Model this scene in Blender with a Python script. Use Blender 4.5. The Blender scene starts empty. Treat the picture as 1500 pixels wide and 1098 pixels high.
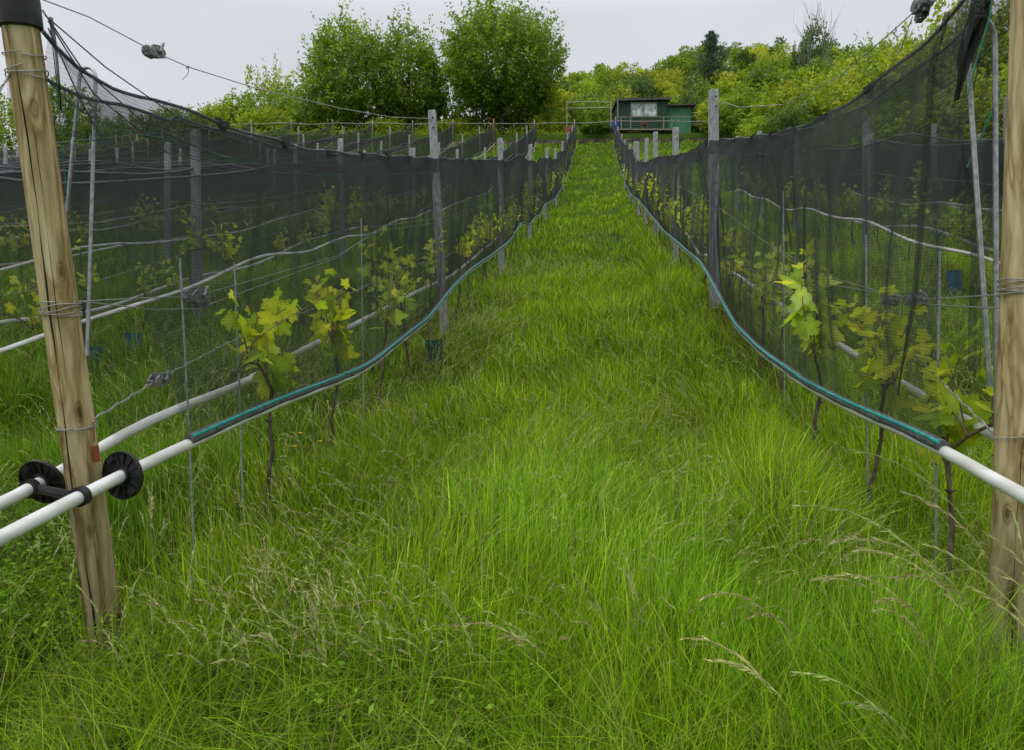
import bpy, math, random
import numpy as np
from mathutils import Vector, Matrix
R = random.Random(7)
NR = np.random.default_rng(11)
C = bpy.context.scene.collection
ZC = 1.3                      # camera height; every z table below is relative to it
SL = 0.1254                   # sideways drift of the vine rows per metre of depth

# ------------------------------------------------------------------ terrain
GY = [-30, -6, -2, 0, 2, 3, 4.24, 5.8, 7, 11, 15.6, 21, 26, 29.6, 36, 42, 46.8, 49.7]
GZ = [-3.4, -1.75, -1.45, -1.3, -1.08, -.93, -.72, -.33, .03, 1.05, 2.26, 3.7, 5.1, 6.3, 8.7, 11.0, 12.85, 14.3]
_gy = np.arange(-30, 49.71, .1)
_gz = np.interp(_gy, GY, GZ)
_k = np.exp(-np.linspace(-2, 2, 21) ** 2); _k /= _k.sum()
_gz = np.convolve(np.pad(_gz, 10, mode='edge'), _k, mode='valid')
def sst(a, b, x):
    t = np.clip((x - a) / (b - a), 0, 1)
    return t * t * (3 - 2 * t)
def Hn(x, y):
    x = np.asarray(x, float); y = np.asarray(y, float)
    g = np.interp(y, _gy, _gz)
    top = 14.3 + .75 * sst(49.75, 49.95, y) + .25 * sst(50, 52, y)
    slope = .02 + .40 * sst(-8, 12, x)
    yy = np.clip(y - 55, 0, 38) + .15 * np.clip(y - 93, 0, 200)
    top = top + slope * yy
    z = np.where(y > 49.7, top, g)
    z = z - .1 * np.clip(-x - 18, 0, 40) * np.clip((y - 20) / 27, 0, 1)
    z = z + .15 * sst(2, 8, x) * np.clip(y / 12, 0, 1)
    z = z + .03 * np.sin(x * 1.7 + y * .6) * np.clip(y / 6, 0, 1) + .02 * np.sin(y * 2.1 - x)
    z = z + .24 * sst(.35, 1.15, x - SL * y) * sst(2.2, 6.5, y) * (1 - sst(24, 40, y))
    # little ridge of soil under the rows
    return z + ZC
def H(x, y): return float(Hn(x, y))

# ------------------------------------------------------------------ materials
def newmat(name):
    m = bpy.data.materials.new(name); m.use_nodes = True
    nt = m.node_tree; nt.nodes.clear()
    out = nt.nodes.new('ShaderNodeOutputMaterial')
    return m, nt, out
def N(nt, t, **kw):
    n = nt.nodes.new(t)
    for k, v in kw.items():
        if k.startswith('i_'):
            key = k[2:]
            key = int(key) if key.isdigit() else key.replace('_', ' ')
            n.inputs[key].default_value = v
        else: setattr(n, k, v)
    return n
def L(nt, a, b): nt.links.new(a, b)
def ramp(nt, src, stops):
    r = nt.nodes.new('ShaderNodeValToRGB')
    while len(r.color_ramp.elements) < len(stops): r.color_ramp.elements.new(.5)
    for e, (p, c) in zip(r.color_ramp.elements, stops):
        e.position = p; e.color = (*c, 1) if len(c) == 3 else c
    L(nt, src, r.inputs[0]); return r
def mapc(nt, scale, kind='Object'):
    tc = N(nt, 'ShaderNodeTexCoord'); mp = N(nt, 'ShaderNodeMapping'); mp.inputs['Scale'].default_value = scale
    L(nt, tc.outputs[kind], mp.inputs[0]); return mp.outputs[0]
def basic(name, c1, c2=None, rough=.6, scale=(8, 8, 8), metal=0, bump=0.0, kind='Object', detail=5, spec=.4):
    m, nt, out = newmat(name)
    b = N(nt, 'ShaderNodeBsdfPrincipled'); b.inputs['Roughness'].default_value = rough
    b.inputs['Metallic'].default_value = metal; b.inputs['Specular IOR Level'].default_value = spec
    c2 = c2 or tuple(x * .7 for x in c1)
    nz = N(nt, 'ShaderNodeTexNoise', i_Scale=1.0, i_Detail=detail); L(nt, mapc(nt, scale, kind), nz.inputs['Vector'])
    r = ramp(nt, nz.outputs[0], [(.35, c2), (.65, c1)]); L(nt, r.outputs[0], b.inputs['Base Color'])
    if bump:
        bp = N(nt, 'ShaderNodeBump', i_Strength=bump, i_Distance=.01); L(nt, nz.outputs[0], bp.inputs['Height']); L(nt, bp.outputs[0], b.inputs['Normal'])
    L(nt, b.outputs[0], out.inputs[0]); return m
def leafmat(name, trans=.4, gloss=.05, rough=.5, gain=1.0):
    m, nt, out = newmat(name)
    at = N(nt, 'ShaderNodeAttribute', attribute_name='Col')
    hs = N(nt, 'ShaderNodeHueSaturation', i_Value=gain); L(nt, at.outputs[0], hs.inputs['Color'])
    d = N(nt, 'ShaderNodeBsdfDiffuse'); t = N(nt, 'ShaderNodeBsdfTranslucent'); g = N(nt, 'ShaderNodeBsdfGlossy', i_Roughness=rough)
    hs2 = N(nt, 'ShaderNodeHueSaturation', i_Hue=.488, i_Saturation=1.05, i_Value=1.3); L(nt, hs.outputs[0], hs2.inputs['Color'])
    L(nt, hs.outputs[0], d.inputs[0]); L(nt, hs2.outputs[0], t.inputs[0])
    g.inputs[0].default_value = (.6, .65, .6, 1)
    m1 = N(nt, 'ShaderNodeMixShader', i_0=trans); L(nt, d.outputs[0], m1.inputs[1]); L(nt, t.outputs[0], m1.inputs[2])
    m2 = N(nt, 'ShaderNodeMixShader', i_0=gloss); L(nt, m1.outputs[0], m2.inputs[1]); L(nt, g.outputs[0], m2.inputs[2])
    L(nt, m2.outputs[0], out.inputs[0]); return m

M = {}
M['grass'] = leafmat('grass_blades', .42, .012, .4)
M['seed'] = leafmat('dry_seed_heads', .3, .03, .6)
M['leaf'] = leafmat('tree_leaves', .45, .06, .5, 1.85)
M['vine_leaf'] = leafmat('vine_leaves', .5, .05, .45, 1.6)
M['weed'] = leafmat('weed_leaves', .4, .03, .5)
M['bark'] = basic('bark', (.09, .075, .06), (.035, .028, .022), .9, (6, 6, 2), bump=.6)
M['vine_bark'] = basic('vine_bark', (.17, .13, .10), (.05, .037, .03), .95, (60, 60, 15), bump=.8)
M['cane'] = basic('vine_cane', (.22, .15, .10), (.10, .07, .05), .8, (60, 60, 15))
M['galv'] = basic('galvanised_steel', (.50, .51, .53), (.30, .31, .33), .45, (60, 60, 60), .75)
M['wire'] = basic('steel_wire', (.46, .46, .45), (.26, .25, .24), .5, (90, 90, 90), .6)
M['concrete'] = basic('concrete', (.36, .37, .385), (.20, .21, .22), .85, (25, 25, 12), bump=.4)
M['hole'] = basic('shadowed_hole', (.015, .015, .015), rough=1)
M['pipe'] = basic('white_pipe', (.72, .74, .75), (.50, .51, .47), .42, (14, 5, 22), spec=.4, detail=9)
M['black'] = basic('black_plastic', (.02, .02, .022), (.009, .009, .01), .5, (30, 30, 30))
M['tensioner'] = basic('zinc_tensioner', (.32, .33, .34), (.12, .125, .13), .55, (80, 80, 80), .5)
M['teal'] = basic('teal_cord', (.02, .42, .36), (.015, .24, .22), .5, (40, 40, 40))
M['greencord'] = basic('green_cord', (.015, .20, .11), (.01, .10, .07), .6, (40, 40, 40))
M['hem'] = basic('net_hem', (.13, .135, .15), (.06, .065, .075), .9, (50, 50, 50))
M['orange'] = basic('orange_tag', (.34, .09, .02), (.2, .05, .02), .6)
M['stake'] = basic('weathered_stake', (.45, .42, .36), (.28, .26, .22), .9, (20, 20, 3))
M['stake_orange'] = basic('fresh_wood_stake', (.45, .22, .10), (.33, .15, .06), .9, (20, 20, 3))
M['shed_dark'] = basic('dark_green_boards', (.020, .072, .044), (.012, .042, .028), .75, (1.5, 1.5, 14))
M['shed_light'] = basic('light_green_boards', (.06, .22, .12), (.035, .14, .075), .7, (14, 14, 1))
M['roof'] = basic('roof_felt', (.11, .10, .09), (.04, .038, .035), .9, (5, 5, 5))
M['grey_wood'] = basic('grey_wood', (.25, .24, .21), (.14, .13, .11), .9, (10, 10, 3))
M['pane'] = basic('curtained_pane', (.55, .62, .60), (.12, .19, .18), .35, (3.5, 3.5, 3.5), detail=6)
M['blue'] = basic('blue_barrel', (.008, .045, .42), (.006, .03, .28), .45)
M['rust'] = basic('rusty_metal', (.30, .11, .07), (.15, .05, .035), .9, (12, 12, 12))
M['stone'] = basic('dry_stone', (.13, .11, .09), (.04, .035, .03), .95, (3, 3, 5), bump=.8)
M['tan'] = basic('tan_boards', (.5, .30, .08), (.35, .2, .06), .8)
M['guard_blue'] = basic('blue_tree_guard', (.03, .12, .19), (.02, .07, .12), .6)
M['guard_green'] = basic('green_tree_guard', (.02, .10, .07), (.012, .05, .035), .6)

def wood_post():
    m, nt, out = newmat('pine_post')
    b = N(nt, 'ShaderNodeBsdfPrincipled', i_Roughness=.75); b.inputs['Specular IOR Level'].default_value = .25
    v = mapc(nt, (1, 1, 1))
    # long grain
    mp = N(nt, 'ShaderNodeMapping'); mp.inputs['Scale'].default_value = (45, 45, 2.2); L(nt, v, mp.inputs[0])
    warp = N(nt, 'ShaderNodeTexNoise', i_Scale=3.0, i_Detail=2.0); L(nt, v, warp.inputs['Vector'])
    add = N(nt, 'ShaderNodeVectorMath', operation='MULTIPLY_ADD'); L(nt, warp.outputs[1], add.inputs[0]); add.inputs[1].default_value = (5, 5, .6); L(nt, mp.outputs[0], add.inputs[2])
    g = N(nt, 'ShaderNodeTexNoise', i_Scale=1.0, i_Detail=6.0); L(nt, add.outputs[0], g.inputs['Vector'])
    r1 = ramp(nt, g.outputs[0], [(.25, (.25, .18, .08)), (.5, (.49, .40, .22)), (.72, (.64, .56, .36))])
    # broad olive stains
    mp2 = N(nt, 'ShaderNodeMapping'); mp2.inputs['Scale'].default_value = (14, 14, 2.0); L(nt, v, mp2.inputs[0])
    g2 = N(nt, 'ShaderNodeTexNoise', i_Scale=1.0, i_Detail=3.0, i_Distortion=1.2); L(nt, mp2.outputs[0], g2.inputs['Vector'])
    r2 = ramp(nt, g2.outputs[0], [(.46, (1, 1, 1)), (.57, (.50, .41, .26)), (.62, (.92, .90, .82))])
    mul = N(nt, 'ShaderNodeMix', data_type='RGBA', blend_type='MULTIPLY'); mul.inputs[0].default_value = .9
    L(nt, r1.outputs[0], mul.inputs[6]); L(nt, r2.outputs[0], mul.inputs[7])
    # knots
    mp3 = N(nt, 'ShaderNodeMapping'); mp3.inputs['Scale'].default_value = (13, 13, 4.6); L(nt, v, mp3.inputs[0])
    vo = N(nt, 'ShaderNodeTexVoronoi', i_Scale=1.0); L(nt, mp3.outputs[0], vo.inputs['Vector'])
    r3 = ramp(nt, vo.outputs['Distance'], [(.07, (.16, .10, .06)), (.10, (.7, .6, .45)), (.13, (.45, .35, .22)), (.19, (1, 1, 1))])
    mul2 = N(nt, 'ShaderNodeMix', data_type='RGBA', blend_type='MULTIPLY'); mul2.inputs[0].default_value = .8
    L(nt, mul.outputs[2], mul2.inputs[6]); L(nt, r3.outputs[0], mul2.inputs[7])
    # greyer foot, darker towards the bottom
    sx = N(nt, 'ShaderNodeSeparateXYZ'); L(nt, v, sx.inputs[0])
    r4 = ramp(nt, sx.outputs[2], [(.0, (.34, .34, .32)), (.45, (.66, .66, .63)), (.95, (1, 1, 1))])
    mul3 = N(nt, 'ShaderNodeMix', data_type='RGBA', blend_type='MULTIPLY'); mul3.inputs[0].default_value = 1
    L(nt, mul2.outputs[2], mul3.inputs[6]); L(nt, r4.outputs[0], mul3.inputs[7])
    L(nt, mul3.outputs[2], b.inputs['Base Color'])
    bp = N(nt, 'ShaderNodeBump', i_Strength=.5, i_Distance=.004); L(nt, g.outputs[0], bp.inputs['Height']); L(nt, bp.outputs[0], b.inputs['Normal'])
    L(nt, b.outputs[0], out.inputs[0]); return m
M['wood'] = wood_post()

def netmat(name, a0=.155, col=(.060, .066, .067)):
    # a knitted mesh: the threads cover more of the view the flatter it is looked along
    m, nt, out = newmat(name)
    geo = N(nt, 'ShaderNodeNewGeometry')
    dot = N(nt, 'ShaderNodeVectorMath', operation='DOT_PRODUCT'); L(nt, geo.outputs['True Normal'], dot.inputs[0]); L(nt, geo.outputs['Incoming'], dot.inputs[1])
    ab = N(nt, 'ShaderNodeMath', operation='ABSOLUTE'); L(nt, dot.outputs['Value'], ab.inputs[0])
    mx = N(nt, 'ShaderNodeMath', operation='MAXIMUM'); mx.inputs[1].default_value = .06; L(nt, ab.outputs[0], mx.inputs[0])
    uv = mapc(nt, (1, 1, 1), 'UV')
    # courses of the knit, bunched irregularly
    w = N(nt, 'ShaderNodeTexWave', wave_type='BANDS', bands_direction='Y', i_Scale=26.0, i_Distortion=5.0, i_Detail=2.0); w.inputs['Detail Scale'].default_value = .25
    L(nt, uv, w.inputs['Vector'])
    mp = N(nt, 'ShaderNodeMapping'); mp.inputs['Scale'].default_value = (5, .7, 1); L(nt, uv, mp.inputs[0])
    nz = N(nt, 'ShaderNodeTexNoise', i_Scale=1.0, i_Detail=3.0); L(nt, mp.outputs[0], nz.inputs['Vector'])
    m1 = N(nt, 'ShaderNodeMath', operation='MULTIPLY_ADD'); L(nt, w.outputs['Fac'], m1.inputs[0]); m1.inputs[1].default_value = .09; m1.inputs[2].default_value = a0 - .12
    m2 = N(nt, 'ShaderNodeMath', operation='MULTIPLY_ADD'); L(nt, nz.outputs[0], m2.inputs[0]); m2.inputs[1].default_value = .20; L(nt, m1.outputs[0], m2.inputs[2])
    inv = N(nt, 'ShaderNodeMath', operation='SUBTRACT'); inv.inputs[0].default_value = 1; L(nt, m2.outputs[0], inv.inputs[1])
    dv = N(nt, 'ShaderNodeMath', operation='DIVIDE'); dv.inputs[0].default_value = 1; L(nt, mx.outputs[0], dv.inputs[1])
    pw = N(nt, 'ShaderNodeMath', operation='POWER'); L(nt, inv.outputs[0], pw.inputs[0]); L(nt, dv.outputs[0], pw.inputs[1])
    d = N(nt, 'ShaderNodeBsdfDiffuse'); d.inputs[0].default_value = (*col, 1)
    t = N(nt, 'ShaderNodeBsdfTransparent')
    ms = N(nt, 'ShaderNodeMixShader'); L(nt, pw.outputs[0], ms.inputs[0]); L(nt, d.outputs[0], ms.inputs[1]); L(nt, t.outputs[0], ms.inputs[2])
    L(nt, ms.outputs[0], out.inputs[0]); return m
M['net'] = netmat('hail_net')
M['net_fold'] = netmat('folded_net', .50, (.035, .037, .037))
M['net_bundle'] = netmat('bundled_net', .80, (.02, .022, .022))

def groundmat():
    m, nt, out = newmat('meadow_soil')
    b = N(nt, 'ShaderNodeBsdfPrincipled', i_Roughness=.95); b.inputs['Specular IOR Level'].default_value = .1
    at = N(nt, 'ShaderNodeAttribute', attribute_name='Col')
    v = mapc(nt, (1, 1, 1))
    n1 = N(nt, 'ShaderNodeTexNoise', i_Scale=9.0, i_Detail=8.0, i_Roughness=.7); L(nt, v, n1.inputs['Vector'])
    n2 = N(nt, 'ShaderNodeTexNoise', i_Scale=1.3, i_Detail=4.0); L(nt, v, n2.inputs['Vector'])
    soil = ramp(nt, n1.outputs[0], [(.3, (.05, .03, .018)), (.5, (.16, .10, .055)), (.7, (.26, .19, .10))])
    turf = ramp(nt, n1.outputs[0], [(.3, (.018, .035, .006)), (.55, (.05, .10, .012)), (.75, (.10, .14, .03))])
    ad = N(nt, 'ShaderNodeMath', operation='MULTIPLY_ADD'); L(nt, n2.outputs[0], ad.inputs[0]); ad.inputs[1].default_value = 1.0
    sb = N(nt, 'ShaderNodeMath', operation='SUBTRACT'); L(nt, at.outputs['Fac'], sb.inputs[0]); sb.inputs[1].default_value = .5
    L(nt, sb.outputs[0], ad.inputs[2])
    cl = ramp(nt, ad.outputs[0], [(.35, (0, 0, 0)), (.6, (1, 1, 1))])
    mx = N(nt, 'ShaderNodeMix', data_type='RGBA'); L(nt, cl.outputs[0], mx.inputs[0]); L(nt, turf.outputs[0], mx.inputs[6]); L(nt, soil.outputs[0], mx.inputs[7])
    L(nt, mx.outputs[2], b.inputs['Base Color'])
    bp = N(nt, 'ShaderNodeBump', i_Strength=.7, i_Distance=.05); L(nt, n1.outputs[0], bp.inputs['Height']); L(nt, bp.outputs[0], b.inputs['Normal'])
    L(nt, b.outputs[0], out.inputs[0]); return m
M['ground'] = groundmat()

# ------------------------------------------------------------------ object helpers
def tag(o, label=None, cat=None, group=None, kind=None):
    if label: o['label'] = label
    if cat: o['category'] = cat
    if group: o['group'] = group
    if kind: o['kind'] = kind
    return o
def empty(name, loc, rot=(0, 0, 0), label=None, cat=None, group=None):
    o = bpy.data.objects.new(name, None); C.objects.link(o); o.location = loc; o.rotation_euler = rot
    o.empty_display_size = .1
    return tag(o, label, cat, group)
def link(o, parent=None):
    C.objects.link(o)
    if parent: o.parent = parent
    return o
def copy_tree(o, loc=None, rot=None, scale=None):
    c = o.copy(); C.objects.link(c)
    if loc is not None: c.location = loc
    if rot is not None: c.rotation_euler = rot
    if scale is not None: c.scale = scale
    for ch in [q for q in bpy.data.objects if q.parent == o]:
        d = ch.copy(); C.objects.link(d); d.parent = c
    return c
KIDS = {}
def copy_thing(src, loc, rot=(0, 0, 0), scale=(1, 1, 1), label=None, group=None):
    c = src.copy(); C.objects.link(c); c.location = loc; c.rotation_euler = rot; c.scale = scale
    if label: c['label'] = label
    if group: c['group'] = group
    for ch in KIDS.get(src.name, []):
        d = ch.copy(); C.objects.link(d); d.parent = c
    return c

class MB:
    def __init__(s): s.v = []; s.f = []; s.m = []
    def add(s, vs, fs, mi=0):
        o = len(s.v); s.v += [tuple(v) for v in vs]; s.f += [tuple(i + o for i in f) for f in fs]; s.m += [mi] * len(fs)
    def box(s, c, d, mi=0, rot=None):
        hx, hy, hz = d[0] / 2, d[1] / 2, d[2] / 2
        vs = [Vector((x, y, z)) for x in (-hx, hx) for y in (-hy, hy) for z in (-hz, hz)]
        if rot is not None: vs = [rot @ v for v in vs]
        vs = [v + Vector(c) for v in vs]
        s.add(vs, [(0, 1, 3, 2), (4, 6, 7, 5), (0, 4, 5, 1), (2, 3, 7, 6), (0, 2, 6, 4), (1, 5, 7, 3)], mi)
    def bar(s, a, b, w, h, mi=0):
        a = Vector(a); b = Vector(b); d = b - a
        q = d.to_track_quat('Z', 'Y').to_matrix()
        s.box((a + b) / 2, (w, h, d.length), mi, q)
    def tube(s, pts, rad, n=8, mi=0, cap=True):
        pts = [Vector(p) for p in pts]
        if not isinstance(rad, (list, tuple)): rad = [rad] * len(pts)
        rings = []; up = None
        for i, p in enumerate(pts):
            d = (pts[min(i + 1, len(pts) - 1)] - pts[max(i - 1, 0)])
            if d.length < 1e-9: d = Vector((0, 0, 1))
            d.normalize()
            if up is None:
                up = Vector((0, 0, 1)) if abs(d.z) < .9 else Vector((1, 0, 0))
            a = up - d * up.dot(d)
            if a.length < 1e-4: a = d.orthogonal()
            a.normalize(); b = d.cross(a); up = a
            rings.append([p + (a * math.cos(t) + b * math.sin(t)) * rad[i] for t in [2 * math.pi * k / n for k in range(n)]])
        vs = [v for r in rings for v in r]; fs = []
        for i in range(len(pts) - 1):
            for k in range(n):
                fs.append((i * n + k, i * n + (k + 1) % n, (i + 1) * n + (k + 1) % n, (i + 1) * n + k))
        if cap:
            fs.append(tuple(range(n))[::-1]); fs.append(tuple((len(pts) - 1) * n + k for k in range(n)))
        s.add(vs, fs, mi)
    def lathe(s, prof, n=24, mi=0, mat=None):
        vs = []; fs = []
        for (r, z) in prof:
            for k in range(n):
                t = 2 * math.pi * k / n; v = Vector((r * math.cos(t), r * math.sin(t), z)); vs.append(mat @ v if mat else v)
        for i in range(len(prof) - 1):
            for k in range(n): fs.append((i * n + k, i * n + (k + 1) % n, (i + 1) * n + (k + 1) % n, (i + 1) * n + k))
        s.add(vs, fs, mi)
    def build(s, name, mats, parent=None, smooth=False):
        me = bpy.data.meshes.new(name); me.from_pydata(s.v, [], s.f)
        if not isinstance(mats, (list, tuple)): mats = [mats]
        for m in mats: me.materials.append(m)
        if len(mats) > 1: me.polygons.foreach_set('material_index', s.m)
        if smooth:
            me.polygons.foreach_set('use_smooth', [True] * len(me.polygons))
            try: me.set_sharp_from_angle(angle=math.radians(40))
            except Exception: pass
        me.update()
        return link(bpy.data.objects.new(name, me), parent)

def np_mesh(name, V, F, col, mat, parent=None, smooth=False):
    """V (n,3), F list of (m,k) arrays, col (n,3)"""
    me = bpy.data.meshes.new(name)
    me.vertices.add(len(V)); me.vertices.foreach_set('co', V.astype(np.float32).ravel())
    loops = np.concatenate([f.ravel() for f in F]).astype(np.int32)
    tot = np.concatenate([np.full(len(f), f.shape[1], np.int32) for f in F])
    start = np.concatenate([[0], np.cumsum(tot)[:-1]]).astype(np.int32)
    me.loops.add(len(loops)); me.loops.foreach_set('vertex_index', loops)
    me.polygons.add(len(tot)); me.polygons.foreach_set('loop_start', start); me.polygons.foreach_set('loop_total', tot)
    if smooth: me.polygons.foreach_set('use_smooth', np.ones(len(tot), bool))
    if col is not None:
        a = me.color_attributes.new('Col', 'FLOAT_COLOR', 'POINT')
        c4 = np.ones((len(V), 4), np.float32); c4[:, :3] = col; a.data.foreach_set('color', c4.ravel())
    me.materials.append(mat); me.update(calc_edges=True)
    return link(bpy.data.objects.new(name, me), parent)

# ------------------------------------------------------------------ ground sheet
def rows_soil(x, y):
    """1 on the bare strip under a row, 0 in the lanes"""
    k = (x - SL * y + 1.573) / 2.772
    d = np.abs(k - np.round(k)) * 2.772
    return (1 - sst(.10, .42, d)) * (y < 47.5) * (y > 1.2) * (.25 + .35 * np.exp(-y / 9))
xs = np.concatenate([np.linspace(-400, -60, 18), np.arange(-58, -8, 1.0), np.arange(-8, 8, .16), np.arange(8, 60, 1.0), np.linspace(62, 400, 18)])
ys = np.concatenate([np.linspace(-120, -6, 16), np.arange(-5.5, 0, .5), np.arange(0, 14, .16), np.arange(14, 49.5, .5), [49.6, 49.7, 49.8, 49.9, 50.0], np.arange(50.5, 100, 1.5), np.linspace(105, 600, 25)])
X, Y = np.meshgrid(xs, ys)
Zg = Hn(X, Y) + NR.normal(0, .012, X.shape)
V = np.stack([X.ravel(), Y.ravel(), Zg.ravel()], 1)
nx, ny = len(xs), len(ys)
i = np.arange(ny - 1)[:, None] * nx + np.arange(nx - 1)[None, :]
F = np.stack([i, i + 1, i + nx + 1, i + nx], -1).reshape(-1, 4)
so = rows_soil(V[:, 0], V[:, 1])
g = np_mesh('ground', V, [F], np.stack([so] * 3, 1), M['ground'], smooth=True)
tag(g, 'grassy vineyard slope with bare strips of soil under the vine rows', 'ground', kind='structure')

# ------------------------------------------------------------------ grass
def blades(P, hgt, wid, lean_dir, lean, face, c0, c1, seg):
    """curved tapering blades; P (n,3)"""
    n = len(P); ts = np.linspace(0, 1, seg + 1)
    out = np.empty((n, seg * 2 + 1, 3), np.float32); col = np.empty_like(out)
    for j, t in enumerate(ts):
        f = lean * t ** 1.8
        cx = P[:, 0] + np.cos(lean_dir) * f * hgt
        cy = P[:, 1] + np.sin(lean_dir) * f * hgt
        cz = P[:, 2] - .02 + hgt * t * (1 - .35 * np.clip(lean, 0, 1.6) * t)
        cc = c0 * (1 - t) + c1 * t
        w = wid * (1 - t ** 1.6) * (.75 + .25 * min(1, t * 4))
        if j < seg:
            out[:, 2 * j] = np.stack([cx - np.cos(face) * w, cy - np.sin(face) * w, cz], 1)
            out[:, 2 * j + 1] = np.stack([cx + np.cos(face) * w, cy + np.sin(face) * w, cz], 1)
            col[:, 2 * j] = cc; col[:, 2 * j + 1] = cc
        else:
            out[:, 2 * j] = np.stack([cx, cy, cz], 1); col[:, 2 * j] = cc
    k = seg * 2 + 1; base = (np.arange(n) * k)[:, None]
    q = np.concatenate([base + np.array([2 * j, 2 * j + 1, 2 * j + 3, 2 * j + 2]) for j in range(seg - 1)]) if seg > 1 else np.zeros((0, 4), int)
    t3 = base + np.array([2 * seg - 2, 2 * seg - 1, 2 * seg])
    return out.reshape(-1, 3), q, t3, col.reshape(-1, 3)
def vnoise(x, y, s, seed=0):
    r = np.random.default_rng(seed); v = np.zeros_like(x)
    for k in range(7):
        a = r.uniform(0, 6.28); f = s * r.uniform(.5, 2.0)
        v += np.sin((x * np.cos(a) + y * np.sin(a)) * f + r.uniform(0, 6.28) + 1.3 * np.sin((x * np.sin(a) - y * np.cos(a)) * f * .7))
    return v / 7 ** .5 * .9
def sample(n, y0, y1, p, side):
    """random points in the wedge the view covers, density ~ y^-p"""
    u = NR.random(n); e = 2 - p
    y = (y0 ** e + u * (y1 ** e - y0 ** e)) ** (1 / e)
    x = (NR.random(n) * 2 - 1) * (.80 * y + side)
    return x, y
VV = []; QQ = []; TT = []; CC = []; off = 0
GREEN = np.array([[.310, .490, .022], [.205, .385, .016], [.390, .540, .030], [.110, .245, .011], [.46, .54, .08]])
def add_blades(n, y0, y1, p, side, seg, hmul, wfun, seed, dens=1.0):
    global off
    x, y = sample(n, y0, y1, p, side)
    s = rows_soil(x, y)
    dn = vnoise(x, y, .8, 3)
    lx = x - SL * y; soil2 = np.maximum(1 - sst(.15, .45, np.abs(lx + 2.99)), 1 - sst(.15, .45, np.abs(lx - 2.42))) * (y > 3.2) * (y < 10) * sst(-.6, .3, dn)
    keep = NR.random(n) > soil2 * .85
    keep &= NR.random(n) > s * (.62 + .35 * np.clip(dn, -1, 1))
    left_bare = ((x + .72 * y) ** 2 / .10 + (y - 2.75) ** 2 / .55) < 1
    keep &= ~(left_bare & (NR.random(n) < .85))
    x = x[keep]; y = y[keep]; s = s[keep]; n = len(x)
    z = Hn(x, y)
    tuft = vnoise(x, y, 3.3, 5); big = vnoise(x, y, .9, 9); patch = vnoise(x, y, 1.7, 17)
    h = (.21 + .07 * tuft + .06 * big + .05 * NR.normal(size=n)) * hmul * (1 - .45 * s)
    h = np.clip(h, .05, .55) * np.where(y > 14, .85, 1)
    # longer grass along both sides of the lane and in the next lane on the left
    lx = x - SL * y
    rd = np.abs((lx + 1.573) / 2.772 - np.round((lx + 1.573) / 2.772)) * 2.772
    h *= 1 + .28 * (rd > .10) * (rd < .5)
    h *= 1 + .35 * ((np.abs(lx + 1.573) > .45) & (lx < -1.573)) + .0 * lx
    w = wfun(y) * NR.uniform(.45, 1.5, n) * np.where(NR.random(n) < .12, 1.7, 1)
    ld = NR.uniform(0, 6.28, n) * .7 + 2.2 + 2.2 * big + 1.6 * patch
    ln = np.abs(NR.normal(.5, .42, n)) * (1 + .6 * np.clip(patch, -1, 1))
    ci = NR.choice(5, n, p=[.34, .25, .2, .13, .08]); c = GREEN[ci] * NR.uniform(.75, 1.25, (n, 1))
    c = c * (1 + .15 * tuft[:, None]) * (1 + .08 * big[:, None]) * (1 + .22 * np.exp(-np.clip(y - 1.2, 0, 9) / 1.3))[:, None]
    hue = vnoise(x, y, 1.2, 41)[:, None]; c = c * (1 - np.clip(hue, 0, 1) * np.array([.14, .05, -.1])) * (1 + np.clip(-hue, 0, 1) * np.array([.0, .02, .1]))
    lush = (np.exp(-((x - 1.0) ** 2 / .5 + (y - 1.9) ** 2 / .5)) + .6 * np.exp(-((x + .3) ** 2 / .3 + (y - 1.9) ** 2 / .15)))[:, None]; c = c * (1 - lush * np.array([.20, .08, .2])); h = h * (1 + .12 * lush[:, 0])
    # deep, bluish green long grass on the left of the first row
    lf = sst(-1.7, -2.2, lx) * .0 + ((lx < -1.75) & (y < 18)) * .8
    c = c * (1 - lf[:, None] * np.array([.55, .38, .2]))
    # far lane: brighter, yellower green
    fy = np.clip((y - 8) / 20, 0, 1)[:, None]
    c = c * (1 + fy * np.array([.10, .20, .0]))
    dry = NR.random(n) < np.where(y > 9, .35, 1) * (.05 + .16 * np.clip(patch + .5 * tuft, 0, 1) + .12 * s)
    c = np.where(dry[:, None], np.array([.30, .27, .13]) * NR.uniform(.6, 1.1, (n, 1)), c)
    pale = (~dry) & (NR.random(n) < .10); c = np.where(pale[:, None], c * .6 + np.array([.12, .17, .045]), c)
    c1 = c * NR.uniform(.62, 1.6, (n, 1)); c0 = c * .30 + .004  # blade feet darkened: the shadow between blades is put into the colour
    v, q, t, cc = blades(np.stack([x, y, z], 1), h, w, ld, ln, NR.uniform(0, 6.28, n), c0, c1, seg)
    VV.append(v); QQ.append(q + off); TT.append(t + off); CC.append(cc); off += len(v)
wf = lambda y: .0021 * (np.maximum(y, 1.4) / 2) ** .8
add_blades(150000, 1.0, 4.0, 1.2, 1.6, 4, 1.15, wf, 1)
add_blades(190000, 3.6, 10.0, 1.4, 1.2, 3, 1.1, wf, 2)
add_blades(190000, 9.0, 50.0, 1.3, 1.0, 2, 1.05, wf, 3)
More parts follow.
